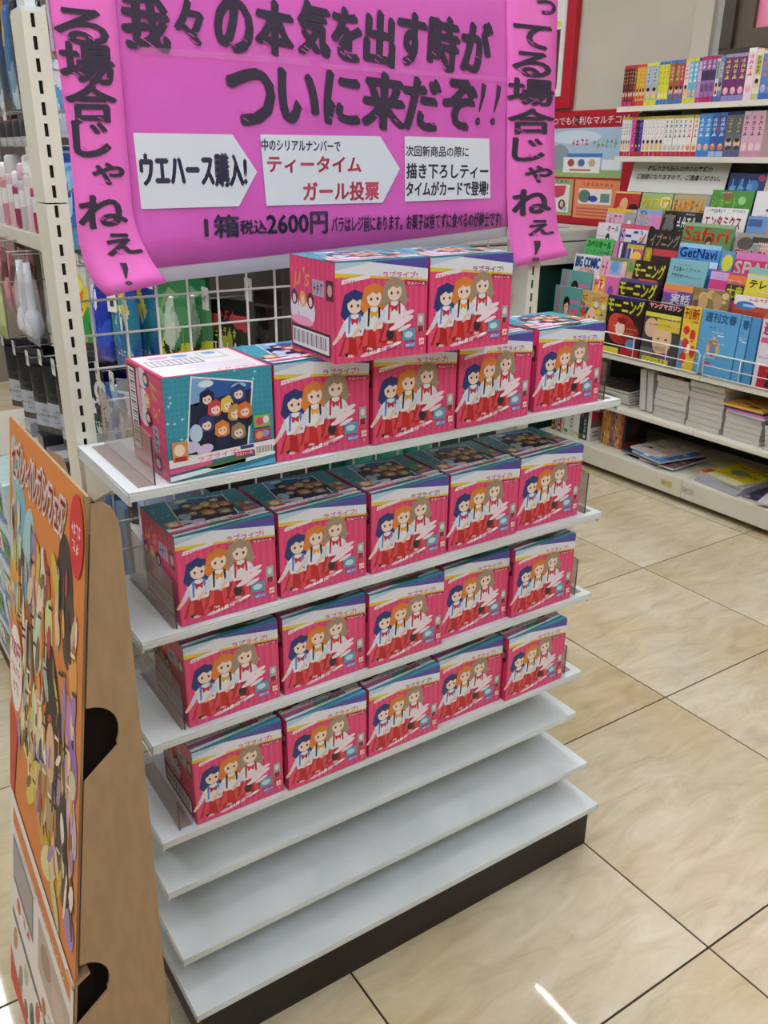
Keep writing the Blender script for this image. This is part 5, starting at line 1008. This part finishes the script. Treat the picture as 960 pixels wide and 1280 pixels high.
# ------------------------------------------------------------------ comic paperbacks on the two upper shelves
def comics():
    def spine_print(kind, c):
        P = Print(); P.rect(0, 0, 1, 1, c[0], 0)
        top, mid, bot, ink = c[1], c[2], c[3], c[4]
        P.rect(0, .93, 1, 1, top, 1); P.rect(0, 0, 1, .12, bot, 1)
        if kind == 'text':
            if 'ガ' in c[5]:
                for k, ch in enumerate(c[5]): P.heavy(ch, .15, .74-k*.14, .85, .86-k*.14, ink, 3, .02)
            else: P.marks(.18, .44, .82, .90, ink, 4, 3, len(c[0])+ord(c[0][1]), True)
            P.ell(.5, .22, .38, .08, mid, 2, 12); P.ell(.5, .27, .2, .03, 'E8C8B0', 3, 10)
        elif kind == 'fig':
            P.rect(.1, .5, .9, .88, mid, 1.5)
            P.marks(.22, .52, .78, .86, ink, 4, 3, ord(c[0][1])+ord(c[0][3]), True)
            P.ell(.5, .30, .42, .11, 'E0B89C', 2, 12); P.ell(.5, .37, .3, .05, '2A2228', 3, 12); P.ell(.55, .2, .35, .05, top, 2.5, 10)
        elif kind == 'band':
            P.rect(0, .48, 1, .70, mid, 1.5); P.ell(.5, .32, .4, .1, ink, 2, 12)
            P.marks(.25, .72, .75, .91, 'F4F0F0', 2, 3, ord(c[0][1]), True)
        return P
    cache = {}
    def vol(key, kind, c, th, h, d=.115):
        if key not in cache:
            b = MB().box(0, d, -th/2+.0003, th/2-.0003, 0, h, cols=['C8C4BC', 'D0CCC4', c[2], 'C8C4BC', c[2], c[0]]).mesh('page_block', M_book, bevel=.0006)
            p = spine_print(kind, c).build('spine_print', M_print, lambda u, v, L: (-.0003-L*.0001, (th/2-.0008)*(1-2*u), .001+v*(h-.002)), obj=False)
            cache[key] = (b, p)
        return cache[key]
    row1 = [  # (label words, kind, (base, top, mid, bottom, ink, chars), px-derived thickness, count, height)
        ('dark maroon comic with pink foot', 'fig', ('6A2A34', 'C83C44', '4A2028', 'C83C78', 'E0A060', ''), .0150, 4, .170),
        ('green-topped red comic', 'fig', ('B84434', 'C03C40', '3C5C38', 'A83040', 'E0C050', ''), .0170, 1, .170),
        ('golden yellow comic with red foot', 'fig', ('D8A838', 'C83C40', 'E0B848', 'C84048', 'A85C28', ''), .0175, 3, .170),
        ('silver grey comic with yellow foot', 'fig', ('A8B0B8', 'E0D84C', 'B8C0C8', 'E0D838', '3C5C9C', ''), .0345, 2, .172),
        ('lemon yellow comic with blue foot', 'text', ('D8D43C', '3C78C8', 'E8E088', '3C78C8', 'A8A028', ''), .0195, 3, .173),
        ('brown comic with figures and blue foot', 'fig', ('9C5C40', '3C78C8', 'A86848', '3C74C0', 'E0C880', ''), .0290, 2, .173),
        ('crimson comic with green figure', 'fig', ('B03C50', '4C80C8', 'B84858', '3C78C0', 'E8D8C8', ''), .0200, 1, .173),
        ('peach white comic with yellow foot', 'fig', ('E8C8BC', 'E0C840', 'E8D0C0', 'D8D040', 'C84C5C', ''), .0240, 1, .174),
        ('turquoise comic with yellow foot', 'text', ('6CB4D0', 'E0D040', 'D8A888', 'D8D440', 'F0F4F8', ''), .0225, 2, .175),
        ('lilac comic with navy top', 'band', ('C090C0', '34407C', 'D8B0D0', 'C83878', 'C898C8', ''), .0180, 1, .174),
        ('plum comic with dark band and magenta foot', 'band', ('9C6CA4', 'B8305C', '3C3454', 'C02868', '6C4478', ''), .0230, 3, .176),
        ('white and green comic with a dark figure', 'fig', ('DCD8DC', 'B8305C', '7C9C7C', '4C70B8', '5C7C60', ''), .0180, 1, .176),
        ('slate blue comic', 'fig', ('7C7C98', '4C90C8', '8C8CA0', '5C68A8', 'D8D8E0', ''), .0220, 1, .172),
        ('purple comic with yellow star lettering', 'text', ('6C2C6C', '9C90B0', 'E8A8B8', '8C88C0', 'E0D040', ''), .0350, 3, .176),
        ('tall pink-white comic', 'text', ('ECD4D8', 'F0E8E8', 'E8A8B8', 'E0D0D8', 'D84C78', ''), .0380, 1, .190),
        ('cream comic with yellow-green specks', 'fig', ('E4DCC0', 'E0D8C0', 'B8B058', 'C8C088', '3C3428', ''), .0320, 1, .184),
        ('orange and blue comic', 'text', ('5C80C0', 'D8C8B0', 'A8A8D0', '3C68B8', 'E87838', ''), .0340, 3, .178)]
    row2 = [
        ('thin white comic with red foot', 'fig', ('DCD8D8', 'D0C840', 'E4E0E0', 'B83440', '3C3838', ''), .0150, 4, .168),
        ('hot pink comic with white lettering', 'text', ('D83C98', 'C8B83C', 'C83088', 'B83440', 'F4E8F0', 'ガンツ'), .0250, 1, .168),
        ('black and yellow comic', 'text', ('26221C', 'C8B83C', '4C4430', 'B83440', 'E0D840', 'ガンツ'), .0180, 1, .168),
        ('deep purple comic with white lettering', 'text', ('4C3494', 'C8B83C', '5C449C', 'B83440', 'F0ECF4', 'ガンツ'), .0230, 1, .168),
        ('white comic with a faint figure and red foot', 'fig', ('E4DCD8', 'D0C840', 'ECE8E4', 'B83440', 'B89C9C', ''), .0245, 5, .168),
        ('white comic with black line drawing and red foot', 'text', ('E8E6E2', 'D0C840', 'C8B8B0', 'B83440', '3A3438', ''), .0245, 5, .168),
        ('white comic with orange figure and red lettering', 'text', ('ECE4DC', 'D0C840', 'E0884C', 'B83440', 'D03C48', ''), .0290, 2, .168),
        ('sky-blue comic with pale lettering', 'text', ('3C8CD0', '5CA4D8', 'E0A890', '3C80C0', 'DCE8E0', ''), .0330, 2, .172),
        ('blue comic with an orange figure', 'text', ('2C5CA8', '3C90D8', 'E07C38', '9CB8E0', 'D8D0C8', ''), .0360, 2, .173),
        ('charcoal grey comic with a navy edge', 'fig', ('6C6C70', '34406C', '58585C', '5C6088', 'B8A880', ''), .0400, 2, .174),
        ('pink-white comic at the frame edge', 'text', ('D8A8B8', 'E8D8DC', 'E8C8D0', 'C890A4', '5C2C48', ''), .0330, 3, .174)]
    for z, x, rows_, where in ((1.6215, 2.781, row1, 'upper comic shelf'), (1.4085, 2.801, row2, 'lower comic shelf')):
        y = 2.437
        for lb, kind, c, th, n, h in rows_:
            for k in range(n):
                if y-th < 1.30: break
                b, p = vol(lb, kind, c, th, h)
                t = empty('comic_paperback', (x+random.uniform(-.002, .002), y-th/2, z), label=(lb+', %s' % where) if n == 1 else '%s, %s of %d, %s' % (lb, ORD[k], n, where), cat='comic book', group='comic paperbacks, '+where)
                link('page_block', b, t); link('spine_print', p, t); y -= th+.0004
comics()

# ------------------------------------------------------------------ stacks and loose magazines on the two low shelves
def low_mags():
    def slab(x, y, z, w_, d_, h, rz, label, cover=None, draw=None, pages=M_pages, cat='magazine', grp='magazine stacks', rx=0, soft=None):
        t = empty('magazine', (x, y, z), (rx, 0, rz), label=label, cat=cat, group=grp)
        m = MB().box(0, w_, -d_/2, d_/2, .0, h-.0008); m.build('page_block', pages, t, bevel=.0005)
        c = cover or '8C8078'
        MB().box(-.0005, w_, -d_/2-.0005, d_/2+.0005, h-.0008, h, col=c).build('cover', M_print, t)
        if draw:
            P = Print(); draw(P); P.build('cover_print', M_print, lambda u, v, L: (w_*v, d_/2-d_*u, h+.0003+L*.0002), t)
        return t
    R = random.Random(5)
    # three thick stacks on the middle shelf, fore-edges toward the aisle
    for s_, (y, d_, n, hh, nm) in enumerate(((1.712, .180, 7, .0268, 'left thick stack'), (1.533, .180, 8, .0255, 'middle thick stack'), (1.345, .180, 5, .0220, 'right thick stack'))):
        z = .3325
        for k in range(n):
            last = k == n-1
            dr = (lambda P: (strew(P, ['C87848', '6C4030', 'D8A888', '3C3034'], 12, 0, 1, 1, 3+s_))) if last else None
            slab(2.492+R.uniform(-.004, .004)+(-.012 if last and s_ == 1 else 0), y+R.uniform(-.003, .003), z, .20, d_-.012, hh-.0003, R.uniform(-.01, .01), 'thick magazine in the %s, %s from the bottom' % (nm, ORD[k]), '5C4A44' if last else 'B0ACA4', dr, grp='thick magazine stacks on the middle shelf')
            z += hh
    # glossy magazines bulging over the right stack
    z = .3325+5*.022+.001
    for k, (c, e) in enumerate((('C8C4E0', 'lavender'), ('D878B0', 'pink'), ('3A3A68', 'navy-edged'), ('E0B048', 'yellow and pink'))):
        slab(2.478-.002*k, 1.335+.004*k, z, .215, .178, .0085, .02*k-.03, '%s glossy magazine lying on the right thick stack' % e, c, (lambda P: strew(P, ['E8C848', 'D86C9C', '5C4C6C', 'B84C68', '2A2630'], 16, 0, 1, 1, 8)) if k == 3 else None, mat('glossy_edge_%d' % k, c, .5), grp='glossy magazines on the right stack'); z += .009
    for k in range(5):
        slab(2.475, 1.14+.003*k, .3325+k*.0205, .2, .17, .0198, .01*k, 'dark-covered magazine near the frame edge, %s from the bottom' % ORD[k], ['2A2A2E', 'D8D8D8', '3A3A3E', 'C8C8C8', '26262A'][k], None, grp='dark magazines near the frame edge')
    # two pale slabs leaning upright
    for k, (y, c) in enumerate(((1.878, 'B4B6BC'), (1.838, 'ACAEB4'))):
        t = empty('magazine', (2.515, y, .3365), (math.radians(-6), 0, 0), label='thick pale grey magazine standing upright, %s of two left of the stacks' % ['left', 'right'][k], cat='magazine', group='upright grey magazines')
        MB().box(0, .17, -.016, .016, 0, .185).build('page_block', M_pages, t, bevel=.001)
        MB().box(-.001, .17, .0162, .0172, 0, .186, col='4C5C98' if k else 'C0C2C8').box(-.001, .17, -.0172, -.0162, 0, .186, col='C0C2C8').build('cover', M_print, t)
    # flat magazines in the dark corner of the middle shelf
    for k in range(6):
        slab(2.50+.006*(k % 2), 2.05+.004*k, .3325+k*.0115, .22, .22, .011, .05*(k % 3)-.05, 'flat dark glossy magazine at the far end, %s from the bottom' % ORD[k], ['5C5450', '7C4C50', '4C4844', '8C8480', '6C5C58', '3C3838'][k], (lambda P: strew(P, ['A8A098', '6C5450', '8C4C50', '2A2828'], 10, 0, 1, 1, 4)) if k == 5 else None, grp='flat magazines at the far end')
    # bottom deck: upright discs/books, spines out
    ub = [('8C2C34', 'dark red', .020, 2.405), ('B8B0A8', 'grey', .018, 2.383), ('A83840', 'red', .020, 2.362), ('C8C0B8', 'pale grey', .018, 2.340), ('E0DCD4', 'white-footed peach', .032, 2.312), ('DCDCD0', 'white and green', .032, 2.277), ('E0E0D8', 'white with green lettering', .032, 2.243), ('2C3430', 'black and green', .024, 2.213), ('3A4A40', 'dark green', .022, 2.188)]
    for k, (c, nm, th, y) in enumerate(ub):
        t = empty('boxed_book', (2.487, y, .1165), label='%s spine upright book at the far end of the bottom shelf' % nm, cat='book', group='upright books at the far end')
        MB().box(0, .15, -th/2, th/2, 0, .182, col=c).build('book_body', M_book, t, bevel=.0008)
        P = Print(); P.rect(.1, .62, .9, .95, ['D8A088', 'C83C44', '3C3030'][k % 3], 1); P.rect(.15, .05, .85, .14, ['C8C048', '4C8C4C', 'D8D0C8'][k % 3], 1)
        P.marks(.22, .2, .78, .58, '3A5A40' if k % 2 else 'E8E0D8', 4, 2, k, True)
        P.build('spine_print', M_print, lambda u, v, L: (-.0004-L*.0002, th/2-u*th, v*.182), t)
    t = empty('boxed_book', (2.490, 2.163, .1165), label='white and red cover book facing the aisle end on the bottom shelf', cat='book')
    MB().box(0, .16, -.010, .010, 0, .190, col='D8D4D0').build('book_body', M_book, t, bevel=.0008)
    P = Print(); P.rect(0, .35, 1, 1, 'B83848', 0); P.poly([(0, .35), (1, .40), (1, .65), (0, .5)], '6C6460', 1); P.rect(.1, .1, .35, .16, '8C8880', 1); P.rect(.1, .2, .35, .25, '8C8880', 1)
    P.marks(.1, .72, .7, .92, 'F0D8D8', 2, 2); P.build('cover_print', M_print, lambda u, v, L: (u*.16, -.0104-L*.0002, v*.19), t)
    ob = [('B87830', 'amber', .024, 2.098), ('C88C44', 'golden', .026, 2.072), ('8C6C5C', 'brown', .020, 2.048), ('A8788C', 'mauve', .018, 2.028), ('B89038', 'mustard', .022, 2.007), ('B8503C', 'brick red', .018, 1.986)]
    for k, (c, nm, th, y) in enumerate(ob):
        t = empty('boxed_book', (2.520, y, .1165), label='%s spine upright book in the second group on the bottom shelf' % nm, cat='book', group='second group of upright books')
        MB().box(0, .15, -th/2, th/2, 0, .170, col=c).build('book_body', M_book, t, bevel=.0008)
        P = Print(); strew(P, ['E0B060', '6C4030', 'D8C8A8', '98403C', '4C4454'], 9, 0, 1, 1, k, .3, .1)
        P.build('spine_print', M_print, lambda u, v, L: (-.0004-L*.0002, th/2-u*th, v*.170), t)
    t = empty('boxed_book', (2.518, 1.968, .1165), label='dark-covered book with a red foot closing the second upright group', cat='book')
    MB().box(0, .155, -.007, .007, 0, .172, col='241C1C').build('book_body', M_book, t, bevel=.0008)
    P = Print(); P.rect(0, 0, 1, .22, '7C2C34', 0); P.ell(.4, .6, .15, .2, '4C3430', 0, 12); P.build('cover_print', M_print, lambda u, v, L: (u*.155, -.0074-L*.0002, v*.172), t)
    # loose ones lying on the bottom deck
    for k, (x, y, z, rz, c, nm, cols) in enumerate([(2.455, 1.80, .1160, -.10, '5C5458', 'grey bottom', ['8C8890', '3C3438', 'C8A048']), (2.462, 1.72, .1262, .06, '6C5860', 'mauve', ['C89060', '8C4048', '2A2428', 'E0C060']), (2.458, 1.83, .1364, -.05, '2C2C34', 'black-edged', ['5C5C64', '8C8890']),
              (2.452, 1.775, .1466, -.16, '3C78C0', 'blue-cornered', ['D8D8DC', '2A2A2E', '3C78C0']), (2.475, 1.80, .1568, -.08, 'C8BCB0', 'beige top', ['D89070', 'A86C50', 'E8D8C8', '4C4448', 'C8B0A0'])]):
        slab(x, y, z, .25, .185, .0098, rz, '%s magazine in the loose heap on the bottom shelf' % nm, c, (lambda P, cols=cols, k=k: strew(P, cols, 16, 0, 1, 1, 20+k)), mat('loose_edge_%d' % k, 'C8C8CC' if k != 2 else '6C6C70', .6), grp='loose magazines on the bottom shelf')
    for k in range(4):
        slab(2.455+.006*k, 1.405-.004*k, .1160+k*.0085, .27, .22, .0080, -.10+.03*k, 'grey magazine under the yellow one, %s from the bottom' % ORD[k], 'B0AEB4', None, mat('under_edge_%d' % k, 'B8B8C0', .6), grp='magazines under the yellow one')
    def yel(P):
        P.rect(0, 0, 1, 1, 'E0CC28', 0); P.rect(.0, .0, 1, .22, 'D8D0A0', 1); P.rect(0, .0, .16, .25, 'C8502C', 2); P.ell(.5, .55, .25, .14, '9C8C48', 2, 14); P.ell(.45, .5, .12, .08, '6C7C88', 3, 12)
        P.marks(.1, .78, .9, .92, '5C5018', 6, 3); P.marks(.25, .32, .8, .44, 'A88C20', 4, 3); P.marks(.72, .5, .95, .68, '5C5018', 2, 3)
    slab(2.475, 1.41, .1505, .24, .205, .007, -.16, 'bright yellow magazine lying flat on the bottom shelf', 'E0CC28', yel, grp='yellow magazine')
    slab(2.460, 1.17, .1160, .24, .20, .010, .10, 'dark picture magazine at the lower right frame edge', '3A3848', (lambda P: strew(P, ['5C4C8C', '2A2A34', '8C88A0'], 12, 0, 1, 1, 31)), grp='magazines at the lower right')
    slab(2.455, 1.10, .1262, .22, .18, .008, .30, 'crumpled white and black leaflet at the lower right edge', 'D8D8D8', (lambda P: (P.rect(.3, .3, .8, .6, '3A3A3E', 1), P.rect(.1, .7, .5, .8, '8C8C90', 1))), grp='magazines at the lower right')
    # stickers on the base deck lip
    for y, c in ((1.63, 'C8B878'), (1.515, 'C0BCB0')):
        t = empty('shelf_sticker', (2.4335, y, .060), label='small %s sticker on the bottom shelf lip' % ('yellowish' if y > 1.6 else 'grey'), cat='sticker')
        MB().box(-.0006, -.0001, -.03, .03, 0, .026, col=c).build('sticker', M_matte, t)
        P = Print(); P.marks(.1, .3, .5, .75, '8C4030' if y > 1.6 else '5C5C60', 3, 1); P.build('sticker_print', M_matte, lambda u, v, L: (-.0008-L*.0002, .03-u*.06, v*.026), t)
low_mags()

# ================================================================== COPIER CORNER
def copier():
    t = empty('copier', (2.20, 2.85, 0), label='grey-white copier top on a dark green base in the far corner', cat='copier')
    o = lambda m, n, mt, **k: m.build(n, mt, t, (-2.20, -2.85, 0), **k)
    o(MB().box(1.74, 2.90, 2.56, 3.10, 0, .915), 'base_cabinet', M_green, bevel=.004)
    o(MB().box(1.72, 2.90, 2.50, 3.12, .917, 1.018), 'body', M_copier, bevel=.006)
    o(MB().box(1.73, 2.90, 2.505, 3.11, 1.024, 1.075), 'lid', M_copier, bevel=.008)
    o(MB().box(1.75, 2.88, 2.52, 3.09, 1.0185, 1.0235), 'gap', M_dark)  # dark strip stands for the shade between body and lid
    o(MB().box(2.36, 2.70, 2.62, 2.92, 1.0755, 1.079), 'control_plate', mat('grey_control_plate', 'A8A69E', .5), bevel=.001)
    P = Print(); P.marks(.3, .80, .62, .86, 'B8C8C4', 8, 1); P.ell(.72, .83, .025, .035, 'A8C0BC', 1, 16)
    P.build('panel_lettering', M_print, lambda u, v, L: (1.76-2.2+u*.9, 2.5592-2.85-L*.0004, .2+v*.8), t)
    # poster panel on the wall above
    t = empty('copier_poster', (2.949, 2.78, 1.35), label='red-framed poster board above the copier with a white headline', cat='poster')
    MB().box(-.012, -.0005, -.32, .32, -.275, .275).build('red_board', M_red, t, bevel=.002)
    P = Print()
    P.heavy('いつでも便利なマルチコピー', .0, .885, 1.0, .965, '8C1E28', 1, .05); P.text('いつでも便利なマルチコピー', .0, .888, 1.0, .962, 'E8D0D0', 3, .01)
    P.rect(.02, .42, .90, .86, 'A8C0D4', 1)
    P.rect(.02, .42, .90, .50, '98B070', 1.5); P.ell(.35, .78, .3, .06, 'C8D8E4', 2, 14); P.ell(.18, .60, .12, .12, '8C98A0', 2, 12); P.marks(.32, .70, .52, .76, 'C8485C', 4, 3); P.marks(.56, .68, .84, .76, '8CA078', 6, 3)
    P.rect(.28, .60, .68, .635, '4C78B8', 3); P.rect(.24, .46, .66, .60, 'E4E4E0', 3)
    for k, c in enumerate(('A85048', '4C6CA0', 'C8A890')): P.ell(.33+k*.12, .55, .04, .035, c, 4, 12)
    P.rect(.32, .475, .56, .495, 'C87850', 4); P.rect(.68, .49, .88, .58, 'DCE0E4', 3); P.rect(.02, .06, .38, .40, 'A8A868', 1); P.rect(.05, .09, .34, .35, 'E4E0DC', 2)
    P.marks(.06, .36, .32, .395, '3C5C8C', 5, 3); P.poly([(.09, .33), (.30, .34), (.28, .25), (.20, .22), (.08, .26)], 'C84858', 3)
    for k in range(2): P.ell(.13+k*.13, .16, .045, .05, '5C4C50', 3, 12); P.ell(.13+k*.13, .165, .02, .03, 'E0C0A8', 4, 10); P.ell(.17+k*.13, .12, .025, .02, 'A8B8D0', 4, 10)
    P.rect(.40, .05, .90, .40, 'E08C5C', 1); P.rect(.45, .18, .82, .32, 'E8DCD8', 2); P.ell(.52, .25, .07, .06, '5C7C6C', 3, 12); P.ell(.62, .23, .05, .03, '3C50A8', 3, 12); P.rect(.70, .20, .80, .28, '6C8C84', 3)
    P.marks(.48, .34, .84, .375, 'C84840', 7, 3)
    for k in range(3): P.rect(.44, .07+k*.03, .86, .085+k*.03, 'C0604C', 2)
    P.build('poster_print', M_print, lambda u, v, L: (-.0125-L*.0004, .31-u*.62, -.268+v*.536), t)
    # tall red lit-board frame above
    t = empty('poster_frame', (2.925, 3.16, 1.90), label='tall red poster case with white prints high above the copier', cat='poster case')
    MB().box(-.012, .024, -.245, .245, -.262, .60).build('case', M_red, t, bevel=.004)
    MB().box(-.020, -.0125, -.185, .185, -.205, .56).build('inner_frame', M_signw, t, bevel=.002)
    P = Print(); P.rect(0, 0, 1, 1, 'E4DEDC', 0); P.rect(.05, .03, .95, .40, '5C3830', 1); P.ell(.5, .22, .3, .1, 'A8704C', 2, 14); P.rect(.05, .42, .95, .45, 'D8D03C', 1); P.rect(.2, .50, .7, .56, 'B0A8B0', 1); P.rect(.05, .62, .95, .80, '8C6C64', 1); P.marks(.2, .68, .85, .76, 'C83C44', 4, 2); P.rect(.0, .06, .3, .22, 'E8E4E4', 3); P.marks(.3, .85, .9, .93, 'C83C44', 3, 2)
    P.build('poster_print', M_print, lambda u, v, L: (-.0206-L*.0004, .172-u*.344, -.192+v*.74), t)
    tag(MB().box(.0, .06, -.5, .5, 0, .30).build('wall_valance', M_wall, None, (2.888, 3.8, 2.2)), 'beige boxed pelmet high on the right wall in the far corner', 'pelmet')
copier()
